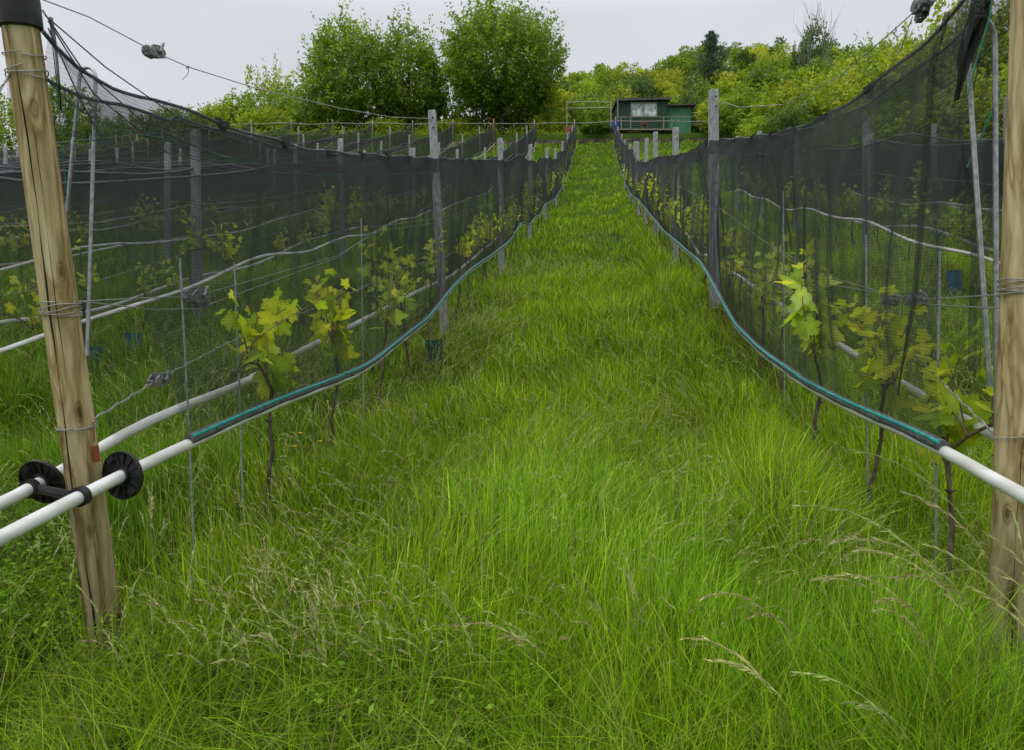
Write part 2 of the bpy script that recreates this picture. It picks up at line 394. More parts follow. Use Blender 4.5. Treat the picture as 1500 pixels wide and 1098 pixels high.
# long arching leaves between the fine ones
def add_long(n, y0, y1):
    global off
    x, y = sample(n, y0, y1, 1.3, 1.2); keep = NR.random(n) > rows_soil(x, y) * .8; x = x[keep]; y = y[keep]; n = len(x)
    h = NR.uniform(.22, .42, n); ln = NR.uniform(.5, 1.3, n); big = vnoise(x, y, .9, 9)
    c = GREEN[NR.choice(5, n)] * NR.uniform(.8, 1.2, (n, 1)) * .7 + np.array([.045, .055, .03])
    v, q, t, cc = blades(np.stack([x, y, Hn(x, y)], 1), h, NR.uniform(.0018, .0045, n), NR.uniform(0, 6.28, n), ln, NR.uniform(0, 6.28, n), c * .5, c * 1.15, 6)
    VV.append(v); QQ.append(q + off); TT.append(t + off); CC.append(cc); off += len(v)
add_long(15000, 1.1, 7)
def add_tall(n, cx, cy, sx, sy, h0, h1, dr):
    global off
    x = NR.normal(cx, sx, n); y = NR.normal(cy, sy, n); z = Hn(x, y); c = np.array([.20, .30, .025]) * NR.uniform(.6, 1.5, (n, 1))
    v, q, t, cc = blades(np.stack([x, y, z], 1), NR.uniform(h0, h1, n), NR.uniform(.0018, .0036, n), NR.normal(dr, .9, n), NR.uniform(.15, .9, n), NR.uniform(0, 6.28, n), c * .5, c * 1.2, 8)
    VV.append(v); QQ.append(q + off); TT.append(t + off); CC.append(cc); off += len(v)
add_tall(160, 1.15, 1.5, .16, .12, .4, .8, 2.8)
add_tall(200, .75, 1.5, .25, .15, .3, .5, 2.0)
add_tall(220, -1.15, 1.9, .22, .12, .28, .5, .5)
gr = np_mesh('grass', np.concatenate(VV), [np.concatenate(QQ), np.concatenate(TT)], np.concatenate(CC), M['grass'])
tag(gr, 'long green meadow grass covering the lane and the ground between the rows', 'grass', kind='stuff')

# seeding grasses: bent stem with a drooping one-sided head
def seed_grass(name, spots, label, hero=False):
    V = []; F = []; Cc = []; o = 0
    for (x, y, h, dr, bend) in spots:
        z = H(x, y); n = 12 if not hero else 18; pts = []
        for k in range(n + 1):
            t = k / n
            a = bend * t ** 2.2
            pts.append((t, a))
        p = np.array([x, y, z]); P = [p.copy()]; 
        for k in range(n):
            a = bend * ((k + .5) / n) ** 2.4; st = h / n
            p = p + st * np.array([math.cos(dr) * math.sin(a), math.sin(dr) * math.sin(a), math.cos(a)]); P.append(p.copy())
        sc = np.array([.17, .20, .07]) * R.uniform(.8, 1.2); hm_ = 1
        hc = np.array(R.choice([(.46, .46, .20), (.38, .44, .16), (.42, .37, .20), (.34, .44, .13)])) * R.uniform(.75, 1.1)
        w = (.0009 if y < 4 else .0012) if not hero else .0013
        side = np.array([-math.sin(dr), math.cos(dr), 0])
        for k in range(n):
            a, b = P[k], P[k + 1]
            for s2 in (side * w, np.array([0, 0, w])):
                V += [a - s2, a + s2, b + s2 * .8, b - s2 * .8]; F.append((o, o + 1, o + 2, o + 3)); o += 4
                cc = sc if k < n * .6 else hc; Cc += [cc] * 4
        m = R.randint(9, 15) if not hero else 34
        for q in range(m):
            t = .66 + .34 * q / m; kk = t * n; k0 = min(int(kk), n - 1); a = P[k0] + (P[k0 + 1] - P[k0]) * (kk - k0)
            tg = P[k0 + 1] - P[k0]; tg = tg / np.linalg.norm(tg)
            d = tg * 1.0 + side * R.uniform(-.5, .5) + np.array([0, 0, R.uniform(-.45, .25)]); d /= np.linalg.norm(d)
            ln = R.uniform(.014, .028) * (1 if not hero else 1.1); ww = np.cross(d, np.array([R.uniform(-1, 1), R.uniform(-1, 1), R.uniform(-1, 1)])); ww = ww / (np.linalg.norm(ww) + 1e-6) * ln * .085
            V += [a, a + d * ln * .4 + ww, a + d * ln, a + d * ln * .4 - ww]; F.append((o, o + 1, o + 2, o + 3)); o += 4; Cc += [hc * R.uniform(.8, 1.3)] * 4
    ob = np_mesh(name, np.array(V), [np.array(F)], np.array(Cc), M['seed'])
    return tag(ob, label, 'grass', kind='stuff')
sp = []
for _ in range(17000):
    y = 1.9 + 9.0 * R.random() ** 1.25; x = R.uniform(-.8, .8) * y + R.uniform(-1, 1)
    pn = float(vnoise(np.array([x]), np.array([y]), 1.7, 17)[0])
    if rows_soil(x, y) > .5 or R.random() > .22 + .7 * max(0, pn): continue
    big = float(vnoise(np.array([x]), np.array([y]), .9, 9)[0])
    sp.append((x, y, R.uniform(.26, .46), 2.5 + 2.2 * big + R.uniform(-1.2, 1.2), R.uniform(.8, 2.0)))
seed_grass('seeding_grass', sp, 'fine seeding grasses with pale drooping heads scattered over the lane')
hero = []
for (x, y, h, dr, b) in [(1.02, 1.42, .98, 2.9, 1.75), (1.10, 1.50, .90, 3.05, 1.9), (.95, 1.5, .78, 3.3, 1.7), (1.15, 1.38, .80, 2.7, 1.35), (1.22, 1.62, 1.0, 2.75, 1.5), (1.05, 1.68, .72, 3.3, 1.9), (.80, 1.30, .62, 3.0, 1.7), (.62, 1.45, .60, 2.6, 2.0), (1.25, 1.45, .75, 1.9, 1.3), (1.3, 1.7, .8, .9, 1.1), (.35, 1.9, .58, 1.6, 1.9), (.72, 1.7, .66, 3.4, 1.9), (.1, 1.75, .5, 3.0, 1.9)]:
    hero.append((x, y, h, dr, b))
    hero.append((x + .04, y + .05, h * .85, dr + .3, b * .9))
seed_grass('tall_seeding_grass', hero, 'tall arching grass stalks with heavy tan seed heads by the right wooden post', True)

# ------------------------------------------------------------------ leaves
def leaf_quads(P, D, Lh, W, col, rng):
    """diamond leaves, P base, D unit axis"""
    n = len(P); r = rng.normal(size=(n, 3)); s = np.cross(D, r); s /= np.linalg.norm(s, axis=1, keepdims=True) + 1e-9
    Lh = np.broadcast_to(Lh, n)[:, None]; W = np.broadcast_to(W, n)[:, None]
    V = np.empty((n, 4, 3)); V[:, 0] = P; V[:, 1] = P + D * Lh * .5 + s * W / 2; V[:, 2] = P + D * Lh; V[:, 3] = P + D * Lh * .5 - s * W / 2
    Cc = np.repeat(col[:, None, :], 4, 1)
    F = np.arange(n * 4).reshape(n, 4)
    return V.reshape(-1, 3), F, Cc.reshape(-1, 3)
def unit(a): return a / (np.linalg.norm(a, axis=-1, keepdims=True) + 1e-9)

# low broad-leaved weeds
wx = []
rngw = np.random.default_rng(5)
for (cx, cy, rr, nn) in [(-.25, 2.3, .22, 300), (.33, 4.6, .4, 500), (-.75, 3.3, .35, 250), (-1.9, 2.35, .5, 2600), (-.2, 1.9, .4, 500), (.28, 3.0, .35, 900), (-.7, 2.6, .3, 700), (.75, 2.6, .3, 600), (-1.2, 2.1, .25, 300), (-.45, 6.5, .5, 300), (.1, 8.0, .6, 300), (-2.6, 3.1, .5, 400), (1.4, 3.2, .4, 200), (-1.1, 5.2, .4, 250)]:
    a = rngw.uniform(0, 6.28, nn); q = rr * np.sqrt(rngw.random(nn)); wx.append(np.stack([cx + q * np.cos(a), cy + q * np.sin(a) * .7], 1))
wx = np.concatenate(wx)
WP = np.stack([wx[:, 0], wx[:, 1], Hn(wx[:, 0], wx[:, 1]) + rngw.uniform(.06, .24, len(wx))], 1)
WD = unit(rngw.normal(size=(len(wx), 3)) * np.array([1, 1, .45]))
wc = np.array([.17, .33, .015]) * rngw.uniform(.5, 1.4, (len(wx), 1))
v, f, c = leaf_quads(WP, WD, rngw.uniform(.012, .030, len(wx)), rngw.uniform(.007, .014, len(wx)), wc, rngw)
tag(np_mesh('broadleaf_weeds', v, [f], c, M['weed']), 'bright green broad-leaved weeds growing low among the grass', 'weeds', kind='stuff')
# fallen straw on the bare strips
ns = 14000; k = NR.integers(-4, 3, ns); y = 1.6 + 12 * NR.random(ns) ** 1.4
x = -1.573 + 2.772 * k + SL * y + NR.normal(0, .2, ns)
sel = np.abs(x) < .8 * y + 1; x = x[sel]; y = y[sel]
bx = NR.normal(-2.3, .22, 1500); by = NR.normal(2.9, .25, 1500); x = np.concatenate([x, bx]); y = np.concatenate([y, by]); ns = len(x)
D = unit(NR.normal(size=(ns, 3)) * np.array([1, 1, .18])); c = np.array([.30, .22, .12]) * NR.uniform(.4, 1.2, (ns, 1))
v, f, c = leaf_quads(np.stack([x, y, Hn(x, y) + NR.uniform(.01, .05, ns)], 1), D, NR.uniform(.05, .14, ns), .004 * np.ones(ns), c, NR)
tag(np_mesh('dry_straw', v, [f], c, M['seed']), 'dry straw and clippings lying on the bare soil under the vines', 'straw', kind='stuff')
# tiny yellow flowers
for fi, (px_, py_) in enumerate([(-1.13, 3.55), (-1.02, 3.62), (-1.18, 3.8)]):
    z = H(px_, py_); mb = MB(); mb.tube([(0, 0, 0), (.005, 0, .15), (.0, .004, .27)], .0012, 4, 0)
    for q in range(6):
        a = q * 1.047; mb.add([(0, .004, .27), (.012 * math.cos(a - .35), .012 * math.sin(a - .35), .276), (.02 * math.cos(a), .02 * math.sin(a), .272), (.012 * math.cos(a + .35), .012 * math.sin(a + .35), .276)], [(0, 1, 2, 3)], 1)
    if fi == 0:
        M['yellow'] = basic('yellow_petals', (.75, .5, .02)); M['stemgreen'] = basic('flower_stem', (.08, .16, .02))
    fo = mb.build('wildflower', [M['stemgreen'], M['yellow']]); fo.location = (px_, py_, z)
    tag(fo, ['small yellow wildflower nearest the left pipe', 'small yellow wildflower right of its two neighbours', 'small yellow wildflower farthest up the lane of the three'][fi], 'flower', 'yellow wildflowers in the lane')

# ------------------------------------------------------------------ posts
POSTS_L = [7.0, 11.2, 15.8, 20.8, 26, 31, 36, 41.5]
POSTS_R = [7.0, 10.4, 14.0, 17.0, 19.8, 22.6, 25.8, 29.6, 35, 41]
END = 46.8
def row_x(x0, y): return x0 + SL * y
LX = [-1.573 - 2.772 * k for k in range(14)]
RX = [1.2 + 2.772 * k for k in range(4)]
ORD = ['first', 'second', 'third', 'fourth', 'fifth', 'sixth', 'seventh', 'eighth', 'ninth', 'tenth', 'eleventh', 'twelfth', 'thirteenth', 'fourteenth', 'fifteenth', 'sixteenth', 'seventeenth', 'eighteenth', 'nineteenth', 'twentieth', 'twenty-first', 'twenty-second', 'twenty-third', 'twenty-fourth']
# concrete post: chamfered square shaft with wire holes
def concrete_post_mesh():
    mb = MB(); w = .042; c = .008; oc = [(-w + c, -w), (w - c, -w), (w, -w + c), (w, w - c), (w - c, w), (-w + c, w), (-w, w - c), (-w, -w + c)]
    hs = [-.4] + [.15 * k for k in range(0, 15)] + [2.16, 2.18]; rr = random.Random(3); vs = []
    for h in hs:
        s = (.9 if h > 2.17 else 1) * (1.03 - .03 * h)
        vs += [(x * s + rr.uniform(-.0007, .0007), y * s + rr.uniform(-.0007, .0007), h) for x, y in oc]
    n = 8; fs = [tuple(range(8))[::-1], tuple((len(hs) - 1) * 8 + q for q in range(8))]
    for i in range(len(hs) - 1):
        for q in range(n): fs.append((i * n + q, i * n + (q + 1) % n, (i + 1) * n + (q + 1) % n, (i + 1) * n + q))
    mb.add(vs, fs, 0)
    for h in (2.10, 2.0, 1.82, 1.62, 1.42, 1.22, 1.0, .8, .6):
        for sgn in (-1, 1):
            s = (1.03 - .03 * h)
            mb.lathe([(.0001, 0), (.010 if h > 1.95 else .006, 0)], 10, 1, Matrix.Translation((.004, sgn * (w * s + .0012), h)) @ Matrix.Rotation(math.pi / 2, 4, 'X'))
    return mb
_cp = concrete_post_mesh(); cpo = _cp.build('concrete_post', [M['concrete'], M['hole']])
# slim weathered end stakes
mb = MB(); mb.tube([(0, 0, -.3), (.004, 0, .8), (0, .004, 1.6), (0, 0, 2.2), (0, 0, 2.26)], [.045, .042, .04, .038, .03], 10)
eso = mb.build('end_stake', M['stake'], smooth=True)
mb = MB(); mb.tube([(0, 0, -.3), (.004, 0, .8), (0, .004, 1.6), (0, 0, 2.3), (0, 0, 2.34)], [.05, .047, .045, .043, .03], 10)
oso = mb.build('end_stake', M['stake_orange'], smooth=True)
used = {'c': False, 'e': False}
def place(src, key, loc, rot, label, cat, group=None):
    if not used.get(key):
        o = src; used[key] = True; o.location = loc; o.rotation_euler = rot
    else:
        o = src.copy(); C.objects.link(o); o.location = loc; o.rotation_euler = rot
    tag(o, label, cat, group); return o
def row_name(side, k):
    return f"{ORD[k]} row {side} of the lane"
POSTPOS = {}
def do_posts(side, k, x0, ylist, y_end, yst):
    tops = []; idx = 0
    for y in ylist:
        if y < yst or y > y_end: continue
        yy = y + (R.uniform(-.25, .25) if k > 0 else 0)
        if side == 'left' and k == 1: yy = y + .42
        x = row_x(x0, yy); z = H(x, yy)
        rx = R.uniform(-.02, .03); ry = R.uniform(-.02, .02); sc = 1
        if side == 'left' and k == 0 and y == 7.0: rx, ry = .03, -.055
        if side == 'left' and k == 0: z += {7.0: .12}.get(y, .04)
        if side == 'right' and k == 0:
            z += {7.0: .08}.get(y, -.05)
        o = place(cpo, 'c', (x, yy, z), (rx, ry, SL + R.uniform(-.1, .1)), f"{ORD[idx]} grey concrete post up the {row_name(side, k)}", 'post', 'concrete trellis posts in the vine rows')
        tops.append((x + math.sin(ry) * 2, yy - math.sin(rx) * 2, z + 2.0)); idx += 1
    if y_end >= END:
        x = row_x(x0, END); z = H(x, END)
        if side == 'left' and k == 2:
            tag(oso, 'orange-brown wooden end stake at the far top of the third row left of the lane', 'post', 'end stakes along the top of the vineyard'); oso.location = (x, END, z)
        else:
            place(eso, 'e', (x, END, z), (R.uniform(-.02, .02), R.uniform(-.015, .015), 0), f"pale wooden end stake at the top of the {row_name(side, k)}", 'post', 'end stakes along the top of the vineyard')
        tops.append((x, END, z + 2.1))
    POSTPOS[(side, k)] = tops

# ------------------------------------------------------------------ nets and pipes
def tab(T): 
    ys_ = [a for a, b in T]; zs_ = [b for a, b in T]
    return lambda y: float(np.interp(y, ys_, zs_))
# L1 lane side
L1_top = [(1.84, .865), (1.93, .82), (2.01, .80), (2.157, .80), (2.44, .84), (2.75, .88), (3.16, .93), (3.8, 1.05), (4.76, 1.29), (6.37, 1.70), (7, 1.86), (11.1, 2.93)]
L1_bot = [(1.2, -.55), (1.65, -.472), (1.905, -.428), (2.21, -.383), (3.02, -.285), (4.24, -.18), (5.0, .0), (5.8, .18), (6.7, .50), (7.64, .77), (9.5, 1.2), (11.2, 1.62)]
L1_rbot = [(1.2, -.56), (1.94, -.47), (2.19, -.41), (2.34, -.35), (2.72, -.275), (3.3, -.2), (4.0, -.04), (5.07, .17), (6.17, .41), (7.9, .74), (10, 1.3)]
R1_top = [(1.9, 1.12), (2.13, 1.06), (2.26, 1.04), (2.62, 1.06), (2.96, 1.07), (3.51, 1.14), (4.31, 1.31), (5.4, 1.60), (6.5, 1.91), (7.4, 2.15), (8.5, 2.35), (9.95, 2.70), (13.5, 3.62), (16.3, 4.25), (18.2, 4.75), (20.9, 5.55)]
R1_bot = [(1.2, -.43), (1.71, -.39), (2.12, -.33), (2.86, -.283), (3.51, -.221), (4.37, -.092), (5.23, .10), (6.13, .45), (6.92, .76), (8.6, 1.17), (11, 1.75), (14.3, 2.68), (18, 3.7), (21.6, 4.6)]
R1_rbot = [(1.2, -.47), (2.0, -.36), (2.6, -.26), (3.2, -.14), (4.1, .05), (5.2, .32), (6.5, .62), (8.6, 1.1)]
def follow(x0, Tb, hgt, seed, over=0.0):
    """height curve (absolute z): the table near, the slope + hgt beyond it"""
    ph = seed * 1.7
    def f(y):
        base = H(row_x(x0, y), y) - ZC + hgt + .05 * math.sin(y * .9 + ph) + .03 * math.sin(y * 2.3 + ph)
        if Tb:
            ya = Tb[-1][0]
            if y <= ya: 
                v = float(np.interp(y, [a for a, b in Tb], [b for a, b in Tb])); return v + ZC
            da = Tb[-1][1] - (H(row_x(x0, ya), ya) - ZC + hgt); w = max(0, 1 - (y - ya) / 4)
            return base + da * w + ZC
        return base + ZC
    return f
def rise(f, y1, d=1.2, amt=.25):
    return lambda y: f(y) + amt * max(0, 1 - (y1 - y) / d) ** 1.5
NETC = [0]
def smoothp(f, y, w=.25): return (f(y - w) + f(y) * 2 + f(y + w)) / 4
def make_net(name, label, x0, side, topf, botf, y0, y1, near, fan=0.0, group=None, foldamp=.02, lane=False):
    """side -1/+1: which flank of the row it hangs on"""
    st = []; y = y0
    while y < y1: st.append(y); y += (.045 if y < 5 and near else .09 if near and y < 9 else .25 if y < 16 else .5)
    st.append(y1); J = 16; rng = random.Random(NETC[0] + 5); NETC[0] += 1
    ph = [rng.uniform(0, 6.28) for _ in range(6)]
    V = []; UV = []
    for y in st:
        a = 1 - sst(0, 1.5, y - y0) if fan else 0
        yb = y + fan * float(a)
        zt = topf(y) + (.007 * math.sin(y * 9 + ph[0]) if y < 20 else 0); zb = botf(yb) + .012
        for j in range(J + 1):
            t = j / J; yy = y + (yb - y) * t; z = zt + (zb - zt) * t
            w = math.sin(math.pi * t) ** .7
            fold = foldamp * w * (math.sin(yy * 5.1 + ph[1] + .8 * t) + .7 * math.sin(yy * 11.3 + ph[2] - 1.3 * t) + .4 * math.sin(yy * 23 + ph[3]))
            if near: fold += .035 * w * math.sin(2.2 * yy + 3.1 * t + ph[4])
            x = row_x(x0, yy) + side * (.045 + .085 * t + (.05 * w)) + fold
            V.append((x, yy, z)); UV.append((yy, z - botf(yb)))
    n = J + 1; Fq = [(i * n + j, i * n + j + 1, (i + 1) * n + j + 1, (i + 1) * n + j) for i in range(len(st) - 1) for j in range(J)]
    root = empty(name, (row_x(x0, y0), y0, botf(y0)), label=label, cat='netting', group=group)
    inv = Vector(root.location)
    me = bpy.data.meshes.new('mesh_panel'); me.from_pydata([(a - inv.x, b - inv.y, c - inv.z) for a, b, c in V], [], Fq)
    uvl = me.uv_layers.new(name='UVMap'); li = np.empty(len(me.loops), np.int32); me.loops.foreach_get('vertex_index', li)
    uvl.data.foreach_set('uv', np.array(UV, np.float32)[li].ravel()); me.materials.append(M['net'])
    me.polygons.foreach_set('use_smooth', [True] * len(me.polygons)); me.update()
    link(bpy.data.objects.new('mesh_panel', me), root)
    # top hem
    P = [Vector(V[i * n]) - inv for i in range(0, len(st), 1 if near else 2)]
    hb = MB(); hb.tube(P, .006 if near else .012, 6); hb.build('top_hem', M['hem'], root, True)
    # second, doubled band below the top edge
    if near:
        bv = []; bu = []
        for i in range(len(st)):
            for j in range(3):
                v = V[i * n + j]; zz = V[i * n][2] - j * .065; bv.append((V[i * n][0] + side * .016 + (.01 * math.sin(st[i] * 9)) * (j > 0), st[i], zz)); bu.append((st[i], zz))
        me = bpy.data.meshes.new('doubled_band'); me.from_pydata([(a - inv.x, b - inv.y, c - inv.z) for a, b, c in bv], [], [(i * 3 + j, i * 3 + j + 1, (i + 1) * 3 + j + 1, (i + 1) * 3 + j) for i in range(len(st) - 1) for j in range(2)])
        uvl = me.uv_layers.new(name='UVMap'); li = np.empty(len(me.loops), np.int32); me.loops.foreach_get('vertex_index', li)
        uvl.data.foreach_set('uv', np.array(bu, np.float32)[li].ravel()); me.materials.append(M['net']); me.update()
        link(bpy.data.objects.new('doubled_band', me), root)
        cb = MB(); cb.tube([Vector(bv[i * 3 + 2]) - inv for i in range(0, len(st), 2)], .0014, 5); cb.build('green_cord', M['greencord'], root)
    if lane:
        # rope sewn into the bottom hem
        Q = []; Hm = []; y = y0 + fan; 
        while y < y1:
            Q.append(Vector((row_x(x0, y) + side * .152, y, botf(y) + .028)) - inv)
            Hm.append(Vector((row_x(x0, y) + side * .137, y, botf(y) + .015)) - inv); y += .12 if y < 9 else .6
        q = MB(); q.tube(Q, .006, 6); q.build('teal_cord', M['teal'], root, True)
        q = MB(); q.tube(Hm, [.0195 + .0015 * math.sin(k * 1.9) for k in range(len(Hm))], 10); q.build('bottom_hem', M['hem'], root, True)
        ci = 0; y = y0 + .9
        while y < 26:
            q = MB(); p = Vector((row_x(x0, y) + side * .05, y, topf(y) - .005)) - inv; d = Vector((SL, 1, (topf(y + .1) - topf(y - .1)) / .2)).normalized()
            rt = d.to_track_quat('X', 'Z').to_matrix()
            q.box(p, (.062, .022, .026), 0, rt); q.box(p + rt @ Vector((.01, side * .012, -.022)), (.022, .018, .03), 0, rt); q.box(p + rt @ Vector((-.02, side * .012, .012)), (.016, .016, .022), 0, rt)
            q.build('net_clip', M['black'], root); y += .55 if y < 5 else 1.1 if y < 12 else 2.2
    return root
def make_pipe(label, x0, side, botf, y0, y1, near, group=None):
    root = empty('white_pipe', (row_x(x0, y0), y0, botf(y0)), label=label, cat='pipe', group=group); inv = Vector(root.location)
    P = []; y = y0
    while y < y1: P.append(Vector((row_x(x0, y) + side * .13, y, botf(y) - .003)) - inv); y += .15 if near and y < 10 else .7
    mb = MB(); mb.tube(P, .019 if near else .018, 14 if near else 8); mb.build('tube', M['pipe'], root, True)
    return root, inv

def smooth_f(f, w=.22):
    return lambda y: (f(y - w) + 2 * f(y - w / 2) + 2 * f(y) + 2 * f(y + w / 2) + f(y + w)) / 8
# first row left
x0 = LX[0]
do_posts('left', 0, x0, POSTS_L, END, 3)
tA = rise(smooth_f(follow(x0, L1_top, 1.86, 1), .3), END); bA = rise(smooth_f(follow(x0, L1_bot, .56, 2), .25), END, 2, .2)
tf = lambda y: float(np.interp(y, [a for a, b in L1_top], [b for a, b in L1_top])) + ZC if y < 2.3 else tA(y)
make_net('hail_net', 'dark hail net along the left edge of the grass lane, nearest net on the left', x0, 1, tf, bA, 1.88, END, True, .52, lane=True, foldamp=.014)
NETA = [q for q in C.objects if q.name.startswith('hail_net')][0]
for pts_ in ([(1.86, .90), (2.0, .80), (2.3, .72), (2.75, .74), (3.2, .86)], [(1.88, .88), (2.05, .74), (2.4, .66), (2.9, .72)], [(1.88, .86), (2.0, .70), (2.15, .55), (2.3, .42)], [(1.87, .89), (2.1, .84), (2.5, .80), (3.0, .86)]):
    mb = MB(); mb.tube([Vector((row_x(LX[0], a) + .06, a, ZC + b)) - NETA.location for a, b in pts_], .0022, 5); mb.build('tie_cord', M['hem'], NETA)
pipeA, iA = make_pipe('white roll-up pipe crossing in front of the leaning wooden post on the left', x0, 1, bA, 1.1, END, True)
rA = rise(smooth_f(follow(x0, L1_rbot, .56, 3), .25), END, 2, .2)
make_net('hail_net', 'dark hail net on the far side of the first row left of the lane', x0, -1, lambda y: tf(y) + (.0 if y > 2.6 else -.03), rA, 1.9, END, True, .5, foldamp=.014)
pipeB, iB = make_pipe('white roll-up pipe passing behind the leaning wooden post on the left', x0, -1, rA, 1.1, END, True)
# first row right
x1 = RX[0]
do_posts('right', 0, x1, POSTS_R, END, 3)
tR = rise(smooth_f(follow(x1, R1_top, 1.95, 4), .3), END); bR = rise(smooth_f(follow(x1, R1_bot, .62, 5), .25), END, 2, .2)
make_net('hail_net', 'dark hail net along the right edge of the grass lane, nearest net on the right', x1, -1, tR, bR, 2.0, END, True, .10, lane=True, foldamp=.022)
pipeC, iC = make_pipe('white roll-up pipe along the right edge of the grass lane', x1, -1, bR, 1.1, END, True)
rR = rise(smooth_f(follow(x1, R1_rbot, .6, 6), .25), END, 2, .2)
make_net('hail_net', 'dark hail net on the far side of the first row right of the lane', x1, 1, tR, rR, 2.0, END, True, .25, foldamp=.022)
pipeD, iD = make_pipe('white roll-up pipe running behind the thick right wooden post', x1, 1, rR, 1.1, END, True)
# remaining rows
SIDEW = {1: 'lane-facing', -1: 'outward-facing'}
for k in range(1, 14):
    xx = LX[k]; yv = max(2.6, -xx / .9754 - 3.0)
    do_posts('left', k, xx, POSTS_L, END, yv)
    for s, wd in ((1, 'right'), (-1, 'left')):
        tn = rise(follow(xx, None, 1.72, k * 2 + s), END, 1.5, .4); bn = rise(follow(xx, None, .55, k * 3 + s), END, 2, .3)
        if k <= 9 or s == 1:
            make_net('hail_net', f'dark hail net on the {wd} flank of the {row_name("left", k)}', xx, s, tn, bn, yv, END, False, group='hail nets of the vine rows further left')
            if k <= 6: make_pipe(f'white roll-up pipe under the {wd} net of the {row_name("left", k)}', xx, s, bn, yv, END, k == 1, group='roll-up pipes of the vine rows further left')
RE = [END, 20.5, 18.5, 17.5]
for k in range(1, 4):
    xx = RX[k]; yv = max(2.6, xx / .7246 - 2.5); ye = RE[k]
    do_posts('right', k, xx, [q - .2 for q in POSTS_R], ye, yv)
    for s, wd in ((1, 'right'), (-1, 'left')):
        tn = follow(xx, None, 1.75, k * 5 + s); bn = follow(xx, None, .6, k * 7 + s)
        make_net('hail_net', f'dark hail net on the {wd} flank of the {row_name("right", k)}', xx, s, tn, bn, yv, ye, False, group='hail nets of the vine rows further right')
        make_pipe(f'white roll-up pipe under the {wd} net of the {row_name("right", k)}', xx, s, bn, yv, ye, k == 1, group='roll-up pipes of the vine rows further right')

# ------------------------------------------------------------------ wooden end posts
def wooden_post(base, top, r0, r1, label, wraps, cap):
    b = Vector(base); t = Vector(top); d = t - b; Ln = d.length
    q = d.to_track_quat('Z', 'Y').to_euler()
    root = empty('wooden_post', b, q, label, 'post')
    mb = MB(); n = 40; rr = random.Random(int(r0 * 1000)); rings = 30; vs = []; fs = []
    ph = [rr.uniform(0, 6.28) for _ in range(4)]
    for i in range(rings + 1):
        tt = i / rings; z = -.35 + (Ln + .35) * tt; r = r0 + (r1 - r0) * tt
        for k in range(n):
            a = 2 * math.pi * k / n
            rad = r * (1 + .018 * math.sin(2 * a + ph[0] + z) + .012 * math.sin(3 * a + ph[1] - z * 1.7) + .01 * math.sin(z * 7 + a + ph[2]))
            # drying crack running down the front
            ca = -1.50 + .16 * math.sin(z * 1.5 + ph[3]) + .06 * math.sin(z * 6)
            dd = abs((a - 2 * math.pi - ca + math.pi) % (2 * math.pi) - math.pi)
            vs.append((rad * math.cos(a) , rad * math.sin(a), z))
    for i in range(rings):
        for k in range(n): fs.append((i * n + k, i * n + (k + 1) % n, (i + 1) * n + (k + 1) % n, (i + 1) * n + k))
    fs.append(tuple(rings * n + k for k in range(n)))
    mb.add(vs, fs, 0)
    mb.build('shaft', M['wood'], root, True)
    # drying cracks: narrow dark clefts with uneven width
    for (a0, z0, z1, wmax) in ((-1.45, .35, 1.95, .0030), (-1.05, .9, 1.7, .0012), (-1.95, .1, .8, .0018), (-1.2, .05, .5, .0035)):
        cv = []; m = 60
        for i in range(m + 1):
            tt = i / m; z = z0 + (min(z1, Ln - .05) - z0) * tt; r = (r0 + (r1 - r0) * (z + .35) / (Ln + .35)) * 1.0
            a = a0 + .14 * math.sin(z * 2.1 + ph[3]) + .04 * math.sin(z * 9) + .015 * math.sin(z * 31)
            rad = r * (1 + .018 * math.sin(2 * a + ph[0] + z) + .012 * math.sin(3 * a + ph[1] - z * 1.7) + .01 * math.sin(z * 7 + a + ph[2])) + .0006
            w = wmax * math.sin(math.pi * min(1, max(.0, tt)) ) ** .5 * (.6 + .4 * math.sin(z * 13 + a0)) / r
            cv += [(rad * math.cos(a - w), rad * math.sin(a - w), z), (rad * math.cos(a + w), rad * math.sin(a + w), z)]
        c = MB(); c.add(cv, [(2 * i, 2 * i + 1, 2 * i + 3, 2 * i + 2) for i in range(m)]); c.build('drying_crack', M['hole'], root)
    def rad_at(z, a):
        r = r0 + (r1 - r0) * (z + .35) / (Ln + .35)
        return r * (1 + .018 * math.sin(2 * a + ph[0] + z) + .012 * math.sin(3 * a + ph[1] - z * 1.7) + .01 * math.sin(z * 7 + a + ph[2]))
    for (z, turns, sp_, tilt) in wraps:
        w = MB(); P = []
        for k in range(turns * 24 + 1):
            a = 2 * math.pi * k / 24 - 1.0; zz = z + sp_ * k / 24 / turns + tilt * math.cos(a + .4) + .004 * math.sin(a * 2.3 + z * 20)
            r = rad_at(zz, a) + .0055; P.append((r * math.cos(a), r * math.sin(a), zz))
        w.tube(P, .0017, 6); w.build('wire_wrap', M['wire'], root, True)
    if cap:
        c = MB(); c.lathe([(r1 + .004, Ln - .10), (r1 + .009, Ln - .095), (r1 + .010, Ln - .03), (r1 + .008, Ln), (.001, Ln + .004)], 32); c.build('black_cap', M['black'], root, True)
    return root, Ln
# left: foot at depth 2.2, top nearer the camera
gl = H(-1.29, 2.2)
WL, lnL = wooden_post((-1.292, 2.2, gl), (-1.352, 1.86, ZC + .955), .0535, .0435, 'weathered leaning wooden end post with a black cap at the left edge of the lane', [(1.87, 1, .01, .004), (1.81, 2, .03, .008), (1.15, 4, .045, .003), (.81, 2, .014, .006)], True)
gR = H(1.45, 2.0)
WR, lnR = wooden_post((1.455, 2.0, gR), (1.43, 1.86, ZC + 1.12), .060, .052, 'thick upright wooden end post cut by the right edge of the picture', [(1.20, 5, .05, .004), (.80, 1, .01, .006)], True)
